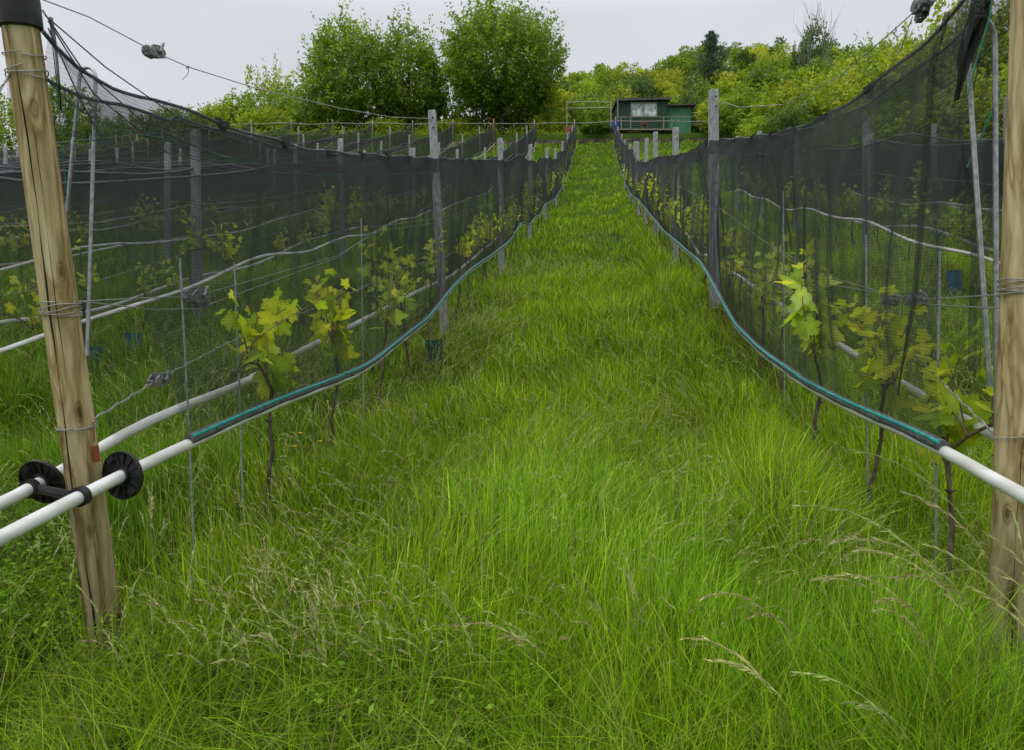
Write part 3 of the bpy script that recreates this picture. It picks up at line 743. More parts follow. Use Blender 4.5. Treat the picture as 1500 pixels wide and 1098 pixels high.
# orange tag on the left post
mb = MB(); mb.tube([(.050, .01, .83), (.056, .0, .80), (.057, -.004, .77)], .0025, 6); mb.box((.058, -.004, .735), (.010, .014, .05)); mb.build('orange_tag', M['orange'], WL)

def P3(x, y, zr): return Vector((x, y, ZC + zr))
def ratchet(parent, p, d, s=1.0, inv=Vector((0, 0, 0)), name='tensioner'):
    d = Vector(d).normalized(); rt = d.to_track_quat('X', 'Z').to_matrix(); mb = MB(); p = Vector(p) - inv
    def B(c, dm): mb.box(p + rt @ (Vector(c) * s), tuple(v * s for v in dm), 0, rt)
    for yy in (-.012, .012):
        oc = [(-.034, .005), (-.028, .013), (-.012, .018), (.012, .016), (.026, .010), (.034, .002), (.034, -.006), (.020, -.014), (0, -.018), (-.024, -.012), (-.034, -.004)]
        n_ = len(oc); vs = [p + rt @ (Vector((x, yy + q, z)) * s) for q in (-.0015, .0015) for x, z in oc]
        mb.add(vs, [tuple(range(n_))[::-1], tuple(range(n_, 2 * n_))] + [(k, (k + 1) % n_, n_ + (k + 1) % n_, n_ + k) for k in range(n_)])
    mb.tube([p + rt @ (Vector((.006, -.018, .002)) * s), p + rt @ (Vector((.020, -.020, .022)) * s)], .004 * s, 6)
    B((-.030, 0, 0), (.004, .026, .018)); B((.018, 0, -.014), (.026, .024, .003))
    m4 = Matrix.Translation(p) @ rt.to_4x4() @ Matrix.Translation(Vector((.004, 0, 0)) * s) @ Matrix.Rotation(math.pi / 2, 4, 'X')
    mb.lathe([(.0001, -.017 * s), (.009 * s, -.017 * s), (.009 * s, -.014 * s), (.0125 * s, -.0135 * s), (.0125 * s, -.011 * s), (.007 * s, -.010 * s), (.010 * s, 0), (.007 * s, .010 * s), (.0125 * s, .011 * s), (.0125 * s, .0135 * s), (.006 * s, .014 * s), (.006 * s, .024 * s), (.0001, .024 * s)], 14, 0, m4)
    mb.tube([p + rt @ Vector((-.03 * s, 0, 0)), p + rt @ Vector((-.045 * s, 0, .003 * s)), p + rt @ Vector((-.052 * s, 0, 0))], .0022 * s, 6)
    return mb.build(name, M['tensioner'], parent)
def wire(label, pts, r=.0013, twist=False, ratchets=(), group=None, mat='wire', extra=()):
    r = r * 1.35; ratchets = [(a, b, c * 1.3) for a, b, c in ratchets]
    pts = [Vector(p) for p in pts]; root = empty('trellis_wire', pts[0], label=label, cat='wire', group=group); inv = pts[0].copy()
    P = []
    for a, b in zip(pts[:-1], pts[1:]):
        n = max(1, int((b - a).length / .12)) if twist else 1
        P += [a + (b - a) * (k / n) for k in range(n)]
    P.append(pts[-1])
    mb = MB(); mb.tube([p - inv for p in P], r, 6)
    if twist:
        Q = []; acc = 0; s = 0
        full = []
        for a, b in zip(pts[:-1], pts[1:]):
            n = max(1, int((b - a).length / .008)); full += [a + (b - a) * (k / n) for k in range(n)]
        for i, p in enumerate(full):
            an = i * .55; Q.append(p - inv + Vector((.35 * math.cos(an), 0, math.sin(an))) * (r * 2.2 + .0012 * math.sin(i * .05)))
        mb.tube(Q, r * .8, 5)
    mb.build('strand', M[mat], root)
    for (p, d, s) in ratchets: ratchet(root, p, d, s, inv)
    return root, inv
def X0(y, k=0): return row_x(LX[k], y)
lastp = POSTPOS[('left', 0)]
top2 = Vector((lastp[0][0], lastp[0][1], lastp[0][2] + .1))
wp = [P3(X0(1.84) , 1.84, .955), P3(X0(1.93), 1.93, .965), P3(X0(2.11), 2.11, 1.0), P3(X0(2.36), 2.36, 1.02)]
w2 = [P3(X0(2.47), 2.47, 1.03), P3(X0(2.62), 2.62, 1.05), P3(X0(3.14), 3.14, 1.16), P3(X0(4.18), 4.18, 1.42), P3(X0(5.2), 5.2, 1.70), top2]
rt_, iv = wire('slack top wire with a grey tensioner running from the left wooden post above the net', wp + w2, .0016, False, [(P3(X0(2.42), 2.42, 1.023), (SL, 1, .35), 1.0)])
mb = MB(); p = P3(X0(2.62), 2.62, 1.05) - iv; mb.tube([p, p + Vector((.004, 0, -.02)), p + Vector((-.004, 0, -.034)), p + Vector((-.022, 0, -.05))], .0012, 5); mb.tube([p + Vector((.0, 0, .004)), p + Vector((.003, 0, -.012)), p + Vector((-.006, 0, -.004)), p + Vector((.004, .004, .004))], .002, 5); mb.build('loose_tie', M['cane'], rt_)
pts = [P3(-1.288, 2.02, .115), P3(X0(2.4), 2.4, .15), P3(X0(2.66), 2.66, .17), P3(X0(4.08), 4.08, .5), P3(X0(4.9), 4.9, .78), Vector((X0(7), 7.0, ZC + 1.22))]
for y in (11.2, 15.8, 20.8, 26): pts.append(Vector((X0(y), y, H(X0(y), y) + 1.2)))
wire('middle trellis wire with a grey tensioner in the first row left of the lane', pts, .0014, False, [(P3(X0(2.66) + .01, 2.66, .172), (SL, 1, .2), 1.25), (P3(X0(2.72) - .01, 2.72, .15), (SL, 1, .1), 1.0)])
pts2 = [p + Vector((.015, 0, -.05 * math.sin(i))) for i, p in enumerate(pts)]
wire('second strand of the middle trellis wire in the first row left of the lane', pts2, .0014)
pts = [P3(-1.272, 2.08, -.235), P3(X0(2.42), 2.42, -.145), P3(X0(2.88), 2.88, -.017), P3(X0(3.2), 3.2, .06), P3(X0(4.0), 4.0, .22), P3(X0(5.7), 5.7, .62), Vector((X0(7), 7.0, ZC + .85))]
for y in (11.2, 15.8, 20.8, 26): pts.append(Vector((X0(y), y, H(X0(y), y) + .8)))
wire('low twisted trellis wire that carries the nearest vines on the left', pts, .0018, True, [(P3(X0(2.45), 2.45, -.138), (SL, 1, .3), 1.0)])
# right row wires
def X1(y): return row_x(RX[0], y)
lr = POSTPOS[('right', 0)]; tr = Vector((lr[0][0], lr[0][1], lr[0][2] + .1))
w = [P3(X1(1.88), 1.88, 1.12), P3(X1(2.5), 2.5, 1.24), P3(X1(2.8), 2.8, 1.26), P3(X1(3.4), 3.4, 1.31), P3(X1(4.4), 4.4, 1.52), P3(X1(5.8), 5.8, 1.98), tr]
rt_, iv = wire('slack top wire with a hanging tensioner running from the right wooden post above the net', w, .0018, False, [(P3(X1(2.52), 2.52, 1.245), (SL, 1, .1), 1.2), (P3(X1(2.55) + .012, 2.55, 1.22), (SL, 1, -.2), .8)])
for yy in (2.75, 3.05, 3.3):
    mb = MB(); p = P3(X1(yy), yy, 1.255 + (yy - 2.75) * .08) - iv; mb.tube([p + Vector((0, 0, .008)), p + Vector((.003, 0, -.008)), p + Vector((-.006, 0, -.016))], .003, 5); mb.build('wire_knot', M['wire'], rt_)
mb = MB(); p = P3(X1(2.6), 2.6, 1.235) - iv; mb.tube([p, p + Vector((-.01, .02, -.05)), p + Vector((-.02, .03, -.09)), p + Vector((-.05, .04, -.16))], .0016, 5); mb.build('loose_tie', M['cane'], rt_)
for dx, lab in ((0, 'middle double wire with black tensioners in the first row right of the lane, upper strand'), (.02, 'middle double wire in the first row right of the lane, lower strand')):
    pts = [P3(1.395, 1.93, .13 - dx * 2), P3(X1(2.5) + dx, 2.5, .15 - dx), P3(X1(2.75), 2.75, .18), P3(X1(3.6), 3.6, .34 - dx * 2), P3(X1(5), 5.0, .74), Vector((X1(7), 7.0, ZC + 1.4))]
    for y in (10.4, 14.0, 19.8): pts.append(Vector((X1(y), y, H(X1(y), y) + 1.25 - dx)))
    wire(lab, pts, .0015, False, [(P3(X1(2.58), 2.58, .155), (SL, 1, .1), 1.2), (P3(X1(2.80), 2.80, .165), (SL, 1, .1), 1.1)] if dx == 0 else [])
pts = [P3(1.40, 1.96, -.28), P3(X1(2.6), 2.6, -.05), P3(X1(3.3), 3.3, .10), P3(X1(4.4), 4.4, .32), P3(X1(5.6), 5.6, .62), Vector((X1(7), 7.0, ZC + .85))]
for y in (10.4, 14.0, 19.8): pts.append(Vector((X1(y), y, H(X1(y), y) + .8)))
wire('low trellis wire that carries the nearest vines on the right', pts, .0015, True)
for (nm, k, hs) in (('left', 1, (.85, 1.35)), ('left', 2, (.85,)), ('right', 1, (.85, 1.3))):
    xx = LX[k] if nm == 'left' else RX[k]; ye = END if nm == 'left' else 20
    for hh, wd in zip(hs, ('lower', 'upper')):
        yy = 3.4; pts = []
        while yy < min(ye, 30): pts.append(Vector((row_x(xx, yy), yy, H(row_x(xx, yy), yy) + hh + .03 * math.sin(yy * 2)))); yy += 1.3
        wire(f'{wd} trellis wire in the {row_name(nm, k)}', pts, .0022, group='trellis wires of the rows behind')
# anchor wire from the left post down towards the camera
a = P3(-1.36, 1.88, .78); b = Vector((-1.62, 1.02, H(-1.62, 1.02) + .02))
r_, iv = wire('twisted anchor wire running down from the top of the left wooden post', [a, a + (b - a) * .3 + Vector((-.01, 0, -.02)), b], .0022, True)
mb = MB(); mb.tube([Vector(b) - iv, Vector(b) - iv + Vector((0, 0, -.3))], .008, 8); mb.build('ground_anchor', M['galv'], r_)
# top rail along the ends of the rows, at the head of the vineyard
def xr(u): return u * END
pts = []
for u in np.linspace(-.76, .285, 60):
    x = xr(u); pts.append((x, END + .05, H(min(x, 7), END) + 2.02 + .02 * math.sin(u * 90)))
mb = MB(); mb.tube(pts, .022, 6); o = mb.build('end_rail', M['stake'], None, True)
tag(o, 'long thin pale rail joining the end stakes across the top of the vineyard', 'rail')

# ------------------------------------------------------------------ end discs and the clip on the left pipes
def disc(pipe_root, inv, c, axis, label=None):
    """ribbed black plastic flange threaded on the pipe"""
    ax = Vector(axis).normalized(); m4 = Matrix.Translation(Vector(c) - inv) @ ax.to_track_quat('Z', 'Y').to_matrix().to_4x4(); Rr = .074
    mb = MB(); mb.lathe([(.020, -.010), (.030, -.012), (.030, -.002), (Rr - .005, -.001), (Rr - .004, -.007), (Rr, -.007), (Rr, .004), (Rr - .004, .004), (Rr - .005, .0015), (.030, .001), (.030, .014), (.020, .014)], 48, 0, m4)
    for k in range(14):
        a = 2 * math.pi * k / 14; rt = (m4.to_3x3() @ Matrix.Rotation(a, 3, 'Z'))
        for zz in (-.0045, .0035):
            mb.box(m4 @ (Matrix.Rotation(a, 3, 'Z') @ Vector(((.034 + Rr - .004) / 2, 0, zz))), (Rr - .038, .0025, .005), 0, rt)
    # latch lugs on the rim
    for a in (.9, 4.0):
        rt = (m4.to_3x3() @ Matrix.Rotation(a, 3, 'Z')); mb.box(m4 @ (Matrix.Rotation(a, 3, 'Z') @ Vector((Rr - .014, 0, -.008))), (.02, .022, .012), 0, rt)
    o = mb.build('end_disc', M['black'], pipe_root, True)
    if label: o['label'] = label
    return o
def pA(y, s=1, f=bA): return Vector((row_x(LX[0], y) + s * .13, y, f(y) - .003))
yd = 2.075
disc(pipeA, iA, pA(yd) , pA(yd + .1) - pA(yd - .1) + Vector((.035, 0, -.02)))
yd2 = 2.095
disc(pipeB, iB, pA(yd2, -1, rA), pA(yd2 + .1, -1, rA) - pA(yd2 - .1, -1, rA) + Vector((.0, 0, .02)))
# strap that ties both pipes around the post
c1 = pA(2.05, -1, rA); c2 = pA(1.905)
def collar(mb, c, ax, r=.021, w=.010):
    m4 = Matrix.Translation(c) @ Vector(ax).normalized().to_track_quat('Z', 'Y').to_matrix().to_4x4()
    mb.lathe([(r - .002, -w), (r + .007, -w), (r + .007, w), (r - .002, w)], 24, 0, m4)
mb = MB(); o_ = c1.copy(); ax = Vector((SL, 1, .12))
collar(mb, c1 - o_, ax); collar(mb, c2 - o_, ax)
mb.bar(c1 - o_ + Vector((.024, -.005, .004)), c2 - o_ + Vector((-.024, 0, .006)), .008, .018)
mb.bar(c1 - o_ + Vector((.024, -.005, -.009)), c2 - o_ + Vector((-.024, 0, -.007)), .013, .004)
st = mb.build('pipe_strap', M['black'], None, True); st.location = o_
tag(st, 'black plastic strap tying the two white pipes together in front of the left post', 'strap')

# ------------------------------------------------------------------ bent steel rods by the end posts
def hook_rod(label, pts, r=.006):
    o_ = Vector(pts[0]); mb = MB(); mb.tube([Vector(p) - o_ for p in pts], r, 10); o = mb.build('hooked_rod', M['galv'], None, True); o.location = o_
    return tag(o, label, 'rod')
def arch(pa, ta, tb, pb, rr):
    """down-leg a, arch, down-leg b"""
    P = [Vector(pa)]; ta = Vector(ta); tb = Vector(tb); m = (ta + tb) / 2
    for k in range(9):
        a = math.pi * k / 8; P.append(m + (ta - m) * math.cos(a) + Vector((0, 0, rr * math.sin(a))))
    P.append(Vector(pb)); return P
hook_rod('galvanised rod bent into a narrow hook beside the left wooden post', arch(P3(-1.475, 2.25, .34), P3(-1.425, 2.25, .865), P3(-1.372, 2.25, .865), P3(-1.40, 2.25, -.05), .035))
q = P3(-1.40, 2.25, -.05)
hook_rod('galvanised rod bent into a wide arch beside the right wooden post', arch(P3(1.505, 2.12, -.3), P3(1.50, 2.12, .93), P3(1.398, 2.10, .93), P3(1.47, 2.1, -.14), .07), .0075)

# hanging net tails by the right post
def strip(label, pts, w, mat, name='net_tail', cord=None):
    root = empty(name, pts[0], label=label, cat='netting'); inv = Vector(pts[0]); V = []; n = 40
    def P(t):
        t = t * (len(pts) - 1); i = min(int(t), len(pts) - 2); return Vector(pts[i]).lerp(Vector(pts[i + 1]), t - i)
    UV = []
    for i in range(n + 1):
        t = i / n; p = P(t)
        for j in range(5):
            a = (j - 2) / 2; V.append(p - inv + Vector((a * w * (.5 + .5 * math.sin(3 * t + 1)), w * .55 * math.sin(j * 2.1 + t * 4), 0))); UV.append((p.x * 3 + a, p.z * 3))
    me = bpy.data.meshes.new('netting'); me.from_pydata(V, [], [(i * 5 + j, i * 5 + j + 1, i * 5 + j + 6, i * 5 + j + 5) for i in range(n) for j in range(4)])
    uvl = me.uv_layers.new(name='UVMap'); li = np.empty(len(me.loops), np.int32); me.loops.foreach_get('vertex_index', li); uvl.data.foreach_set('uv', np.array(UV, np.float32)[li].ravel())
    me.materials.append(M[mat]); me.update(); link(bpy.data.objects.new('netting', me), root)
    if cord:
        mb = MB(); mb.tube([Vector(q) - inv for q in cord], .0016 if w < .01 else .0028, 6); mb.build('green_cord', M['greencord'], root, True)
    return root
strip('bunched dark net tail with green cord hanging by the top of the right wooden post', [P3(1.42, 2.02, 1.12), P3(1.385, 2.02, .96), P3(1.35, 2.04, .84), P3(1.335, 2.05, .72)], .028, 'net_bundle', cord=[P3(1.42, 2.0, 1.1), P3(1.40, 2.0, .95), P3(1.355, 2.0, .80), P3(1.335, 2.0, .72)])
strip('wide loose fold of dark net hanging between the right post and the bent rod', [P3(1.47, 2.15, 1.1), P3(1.47, 2.18, .85), P3(1.44, 2.2, .66), P3(1.50, 2.2, .4), P3(1.49, 2.2, -.1)], .06, 'net', cord=[P3(1.52, 2.12, .78), P3(1.46, 2.12, .64), P3(1.42, 2.13, .54)])
strip('narrow dark fold of net hanging loose in front of the right-hand vines', [P3(1.405, 2.2, 1.06), P3(1.385, 2.25, .9), P3(1.37, 2.27, .5), P3(1.345, 2.28, .15), P3(1.32, 2.3, -.05), P3(1.30, 2.3, -.18)], .011, 'net_fold')
strip('dark gathered net tied to the top of the left wooden post', [P3(-1.285, 1.90, .90), P3(-1.29, 1.93, .82), P3(-1.292, 1.95, .72), P3(-1.295, 1.96, .66)], .006, 'net_bundle', cord=[P3(-1.285, 1.9, .88), P3(-1.29, 1.94, .7), P3(-1.292, 1.96, .55), P3(-1.285, 1.97, .42)])

# ------------------------------------------------------------------ vines
def grape_leaf(P, nrm, up, s, rr):
    """five-lobed toothed leaf, cupped; returns verts, faces"""
    nrm = Vector(nrm).normalized(); up = (Vector(up) - nrm * Vector(up).dot(nrm)); up = up.normalized() if up.length > 1e-4 else nrm.orthogonal().normalized(); rt = up.cross(nrm)
    prof = [(0, 0), (-.10, -.16), (-.34, -.20), (-.44, .02), (-.40, .12), (-.56, .30), (-.48, .52), (-.28, .52), (-.22, .62), (-.16, .90), (0, 1.05), (.16, .90), (.22, .62), (.28, .52), (.48, .52), (.56, .30), (.40, .12), (.44, .02), (.34, -.20), (.10, -.16)]
    prof = [(x * rr.uniform(.9, 1.1), y * rr.uniform(.93, 1.07)) for x, y in prof]
    tp = []
    for k in range(len(prof)):
        a, b = prof[k], prof[(k + 1) % len(prof)]; mx_, my_ = (a[0] + b[0]) / 2, (a[1] + b[1]) / 2 - .3
        tp += [a, (a[0] * .62 + b[0] * .38, a[1] * .62 + b[1] * .38), (mx_ * .93, my_ * .93 + .3)]
        tp[-2] = (tp[-2][0] * 1.02, (tp[-2][1] - .3) * 1.02 + .3)
    prof = tp
    cup = rr.uniform(-.7, .7); vs = []
    for (x, y) in [(0, .28)] + prof:
        z = cup * (x * x * 1.2 + (y - .3) ** 2 * .6) + .12 * abs(x) * (1 if cup < 0 else -1)
        vs.append(Vector(P) + (rt * x + up * (y) + nrm * z) * s)
    n = len(vs) - 1; fs = [(0, 1 + k, 1 + (k + 1) % n) for k in range(n)]
    return vs, fs
def vine(seed, big=1.0, nshoots=4, near=False):
    rr = random.Random(seed); root = empty('grapevine', (0, 0, 0))
    mb = MB(); P = [(0, 0, -.05)]; x = y = 0
    hh = .64
    for k in range(1, 10):
        x += rr.uniform(-.018, .018); y += rr.uniform(-.014, .02); P.append((x, y, hh * k / 9))
    mb.tube(P, [.0098 * (1.1 - .35 * k / 9) * rr.uniform(.85, 1.15) * (1.5 if k == 9 else 1) for k in range(10)], 8)
    for k in range(5):
        a = rr.uniform(0, 6.28); p = Vector(P[rr.randint(3, 8)]); mb.tube([p, p + Vector((math.cos(a) * .02, math.sin(a) * .02, .012))], [.006, .003], 6)
    mb.build('trunk', M['vine_bark'], root, True)
    # cane bent along the wire
    cn = MB(); hd = Vector(P[-1]); dirn = 1 if rr.random() < .6 else -1
    C1 = [hd + Vector((SL * t * dirn, t * dirn, .10 * math.sin(t * 6) + .16 * t * dirn)) for t in (0, .1, .22, .36, .48)]
    cn.tube(C1, [.008, .007, .006, .005, .004], 6)
    V = []; F = []; Cl = []; o = 0
    starts = [C1[rr.randint(0, 4)] for _ in range(nshoots)] + [hd] + [Vector(P[8])] * (rr.random() < .5)
    for sp_ in starts:
        d = Vector((rr.uniform(-.25, .25), rr.uniform(-.35, .35), 1)).normalized(); ln = rr.uniform(.10, .36) * big; p = sp_.copy(); pts = [p.copy()]; m = max(3, int(ln / .045))
        for k in range(m):
            d = (d + Vector((rr.uniform(-.2, .2), rr.uniform(-.2, .2), rr.uniform(-.1, .1)))).normalized(); p = p + d * ln / m; pts.append(p.copy())
            a = rr.uniform(0, 6.28); out = Vector((math.cos(a), math.sin(a), rr.uniform(-.1, .5))); pet = p + out * rr.uniform(.02, .045)
            s = rr.uniform(.040, .078) * big * (1.15 - .55 * k / m)
            nr = Vector((rr.uniform(-1, 1), rr.uniform(-1.2, .3), rr.uniform(.0, 1.0))); up = out * .7 + Vector((0, 0, rr.uniform(-1.0, .6)))
            vs, fs = grape_leaf(pet, nr, up, s, rr); V += vs; F += [tuple(i + o for i in f) for f in fs]; o += len(vs)
            c = np.array(rr.choice([(.30, .36, .030), (.37, .41, .045), (.20, .30, .025), (.26, .34, .03)])) * rr.uniform(.75, 1.15)
            Cl += [c * 1.3] + [c * (1.1 if q % 3 == 0 else .86) * rr.uniform(.92, 1.08) for q in range(len(vs) - 1)]
        cn.tube(pts, [.0035 * (1 - .6 * k / m) for k in range(m + 1)], 5)
    cn.build('canes', M['cane'], root, True)
    me = np_mesh('foliage', np.array([tuple(v) for v in V]), [np.array(F)], np.array(Cl), M['vine_leaf'], root)
    return root
def reg(o): KIDS[o.name] = [q for q in C.objects if q.parent == o]; return o
VAR = [reg(vine(31 + i, 1.0 + .1 * (i % 3), 6 + i % 3)) for i in range(7)]
VB = [reg(vine(131 + i, 1.3, 11)) for i in range(3)]
bpy.context.view_layer.update()
firstused = set()
def put_vine(src, x, y, rz, sc, label, group, dz=0):
    loc = (x, y, H(x, y) + dz)
    if src.name not in firstused:
        firstused.add(src.name); src.location = loc; src.rotation_euler = (0, 0, rz); src.scale = sc; tag(src, label, 'vine', group); return src
    return tag(copy_thing(src, loc, (0, 0, rz), sc, label, group), label, 'vine', group)
nearL = [3.2, 4.03, 4.85, 5.7, 6.5]
nearR = [2.45, 3.04, 3.75, 4.45, 5.1, 5.9, 6.6]
def vine_row(side, k, x0, ys_, ys_far, ye):
    yy = list(ys_); y = ys_far
    while y < ye: yy.append(y); y += .85 + R.uniform(-.12, .12)
    far_lab = f'small young vine high up the {row_name(side, k)}'
    for i, y in enumerate(yy):
        lab = f'{ORD[i]} young grapevine up the slope in the {row_name(side, k)}' if i < 14 else far_lab
        x = row_x(x0, y)
        src = VB[i % 3] if (y < 4.2 and k == 0) else R.choice(VAR)
        s = R.uniform(.9, 1.15)
        put_vine(src, x + R.uniform(-.02, .02), y, R.choice([0, math.pi]) + R.uniform(-.3, .3), (s, s, s * (1.0 if k == 0 and y < 7 else R.uniform(.95, 1.15))), lab, 'young grapevines in the rows')
vine_row('left', 0, LX[0], nearL, 7.5, 46)
vine_row('right', 0, RX[0], nearR, 7.4, 46)
vine_row('left', 1, LX[1], [], 4.9, 24)
vine_row('left', 2, LX[2], [], 7.7, 24)
vine_row('right', 1, RX[1], [], 5.2, 19)
vine_row('right', 2, RX[2], [], 9.4, 17)
# thin support rods
def rod(x, y, h, label, lean=(0, 0)):
    mb = MB(); mb.tube([(0, 0, -.2), (lean[0] * .5, lean[1] * .5, h * .5), (lean[0], lean[1], h)], .0045, 8); o = mb.build('support_rod', M['galv'], None, True); o.location = (x, y, H(x, y))
    tag(o, label, 'rod', 'thin support rods in the vine rows')
rod(X0(2.62) + .04, 2.62, 1.30, 'thin steel support rod nearest the left wooden post', (-.07, 0))
rod(X0(3.05), 3.05, 1.25, 'thin steel support rod beside the nearest vine on the left', (-.05, 0))
rod(X0(4.6), 4.6, 1.45, 'thin steel support rod between the second and third vines on the left', (-.02, 0))
rod(X1(2.45) + .02, 2.47, 1.35, 'thin steel support rod beside the nearest vine on the right', (.02, 0))
rod(X1(3.04) + .02, 3.07, 1.4, 'thin steel support rod beside the second vine on the right', (-.01, 0))
rod(X1(4.45) + .02, 4.45, 1.5, 'thin steel support rod beside the fourth vine on the right', (-.01, 0))
# tree guards
def guard(x, y, r, h, mat, label):
    mb = MB(); n = 20
    prof = [(r * 1.05, 0), (r, .02), (r * .98, h * .5), (r * 1.04, h), (r * .96, h - .003), (r * .93, h * .5), (r * .95, .01)]
    mb.lathe(prof, n); o = mb.build('vine_guard', M[mat], None, True); o.location = (x, y, H(x, y)); tag(o, label, 'vine guard')
guard(row_x(LX[1], 6.1) + .2, 6.1, .07, .34, 'guard_blue', 'blue plastic vine guard in the long grass, second row left of the lane')
guard(row_x(LX[1], 5.75) + .1, 5.75, .065, .3, 'guard_blue', 'short blue plastic vine guard nearest the leaning post, second row left of the lane')
guard(X0(6.1) + .12, 6.0, .075, .24, 'guard_green', 'dark green vine guard half hidden in grass before the first concrete post on the left')
guard(row_x(RX[1], 7.6), 7.6, .07, .32, 'guard_blue', 'blue plastic vine guard in the second row right of the lane')

# ------------------------------------------------------------------ trees
def tree_mesh(seed, Hh, Rr, base, nshoot, nleaf, LL, LW, cols, up=.8, sh=(.7, 1.3), power=1.0, limbs=16, trunk_r=.16, gap=.0, lobes=9, fill=.5, spk=.4):
    rng = np.random.default_rng(seed); rr = random.Random(seed)
    cz = base + (Hh - base) * .42
    # lumpy envelope
    ld = unit(rng.normal(size=(lobes, 3)) + np.array([0, 0, .3])); lw = rng.uniform(.10, .30, lobes)
    def env(d):
        e = np.ones(len(d)) * .82
        for a, b in zip(ld, lw): e += b * np.clip(((d @ a) - .55) / .45, 0, 1) ** 1.2
        return e
    d = unit(rng.normal(size=(nshoot, 3)) * np.array([1, 1, .95]) + np.array([0, 0, .15])); rad = env(d) * (fill + (1 - fill) * rng.random(nshoot) ** .5)
    S = np.stack([d[:, 0] * Rr * rad, d[:, 1] * Rr * rad, cz + d[:, 2] * np.where(d[:, 2] > 0, Hh - cz, cz - base) * rad * .88], 1)
    outd = d * np.array([1, 1, .6]); sd = unit(outd * (1 - up) + np.array([0, 0, up]) + rng.normal(0, .22, (nshoot, 3)))
    sl = rng.uniform(*sh, nshoot) * (.75 + .55 * np.clip(d[:, 2], 0, 1) + spk * (rng.random(nshoot) < .22) * np.clip(d[:, 2] + .2, 0, 1))
    t = np.tile(np.linspace(.05, 1, nleaf), nshoot); si = np.repeat(np.arange(nshoot), nleaf)
    P = S[si] + sd[si] * (sl[si] * t)[:, None] + rng.normal(0, .05 * LL / .16, (len(t), 3))
    ax = unit(sd[si] * .5 + rng.normal(0, .8, (len(t), 3)) + np.array([0, 0, -.45]))
    shade = rng.uniform(.7, 1.3, nshoot)[si] * rng.uniform(.8, 1.2, len(t))
    ci = rng.choice(len(cols), nshoot)[si]; col = np.array(cols)[ci] * shade[:, None]
    v, f, c = leaf_quads(P, ax, LL * rng.uniform(.7, 1.3, len(t)), LW * rng.uniform(.7, 1.3, len(t)), col, rng)
    mb = MB(); top = Vector((rr.uniform(-.2, .2), rr.uniform(-.2, .2), cz * .75)); mb.tube([(0, 0, -.4), (0, 0, .3), tuple(top * .5), tuple(top)], [trunk_r * 1.3, trunk_r, trunk_r * .85, trunk_r * .7], 9)
    for q in range(limbs):
        i = rr.randrange(nshoot); tip = Vector(S[i]) + Vector(sd[i]) * sl[i]; b = top * rr.uniform(.45, 1.0); mid = b.lerp(tip, .5) + Vector((0, 0, .12 * (tip - b).length))
        r0 = trunk_r * rr.uniform(.25, .5); mb.tube([b, b.lerp(mid, .5), mid, mid.lerp(tip, .5), tip], [r0, r0 * .8, r0 * .5, r0 * .25, r0 * .06], 6)
    return v, f, c, mb
def make_tree(name, seed, loc, label, cat='tree', group=None, **kw):
    v, f, c, mb = tree_mesh(seed, **kw)
    root = empty(name, loc, label=label, cat=cat, group=group)
    mb.build('trunk', M['bark'], root, True); np_mesh('crown', v, [f], c, M['leaf'], root)
    return root
CH = [(.088, .142, .010), (.115, .175, .012), (.068, .115, .008), (.145, .205, .014)]
def at(px, d): return (px - 750) / 1000 * d
def gz(x, y): return H(x, y) - .1
D = 53
for (px, top, wpx, lab, sd, k) in ((506, 42, 55, 'left of the three big cherry trees, with loose feathery top', 3, 0), (601, 58, 48, 'narrow middle one of the three big cherry trees', 8, 1), (736, 18, 83, 'right and widest of the three big cherry trees, with forked spiky top', 21, 2)):
    d = D + [0, 1.5, -1][k]; x = at(px, d); z = gz(x, d); hh = ZC + (499 - top) / 1000 * d - z
    make_tree('cherry_tree', sd, (x, d, z), lab, group=None, Hh=hh, Rr=wpx / 1000 * d, base=[.4, .3, .9][k], nshoot=[1100, 950, 1900][k], nleaf=20, LL=.30, LW=.12, cols=CH, up=[.6, .66, .58][k], sh=(.5, 1.35), limbs=34, trunk_r=.17, lobes=10, fill=.34, spk=1.1)
# prototypes for bushes / hedge trees
YG = [(.175, .225, .014), (.130, .195, .013), (.215, .245, .018), (.095, .155, .012)]
DG = [(.045, .085, .014), (.06, .11, .016), (.035, .07, .013), (.08, .13, .02)]
MG = [(.110, .180, .013), (.090, .150, .012), (.145, .205, .016), (.065, .120, .011)]
protos = {}
def proto(key, **kw): protos[key] = kw
proto('a', seed=41, Hh=6.0, Rr=2.6, base=.3, nshoot=520, nleaf=16, LL=.24, LW=.13, cols=YG, up=.45, sh=(.4, .9), limbs=14, trunk_r=.1, fill=.35)
proto('b', seed=42, Hh=6.0, Rr=2.8, base=.2, nshoot=520, nleaf=16, LL=.24, LW=.13, cols=MG, up=.35, sh=(.4, .8), limbs=14, trunk_r=.1, fill=.35)
proto('c', seed=43, Hh=6.0, Rr=2.2, base=.5, nshoot=460, nleaf=16, LL=.26, LW=.14, cols=DG, up=.4, sh=(.4, .8), limbs=14, trunk_r=.1, fill=.35)
proto('d', seed=44, Hh=6.0, Rr=2.4, base=.3, nshoot=480, nleaf=18, LL=.22, LW=.11, cols=YG, up=.75, sh=(.6, 1.4), limbs=20, trunk_r=.09, fill=.3, lobes=5)
first = {}
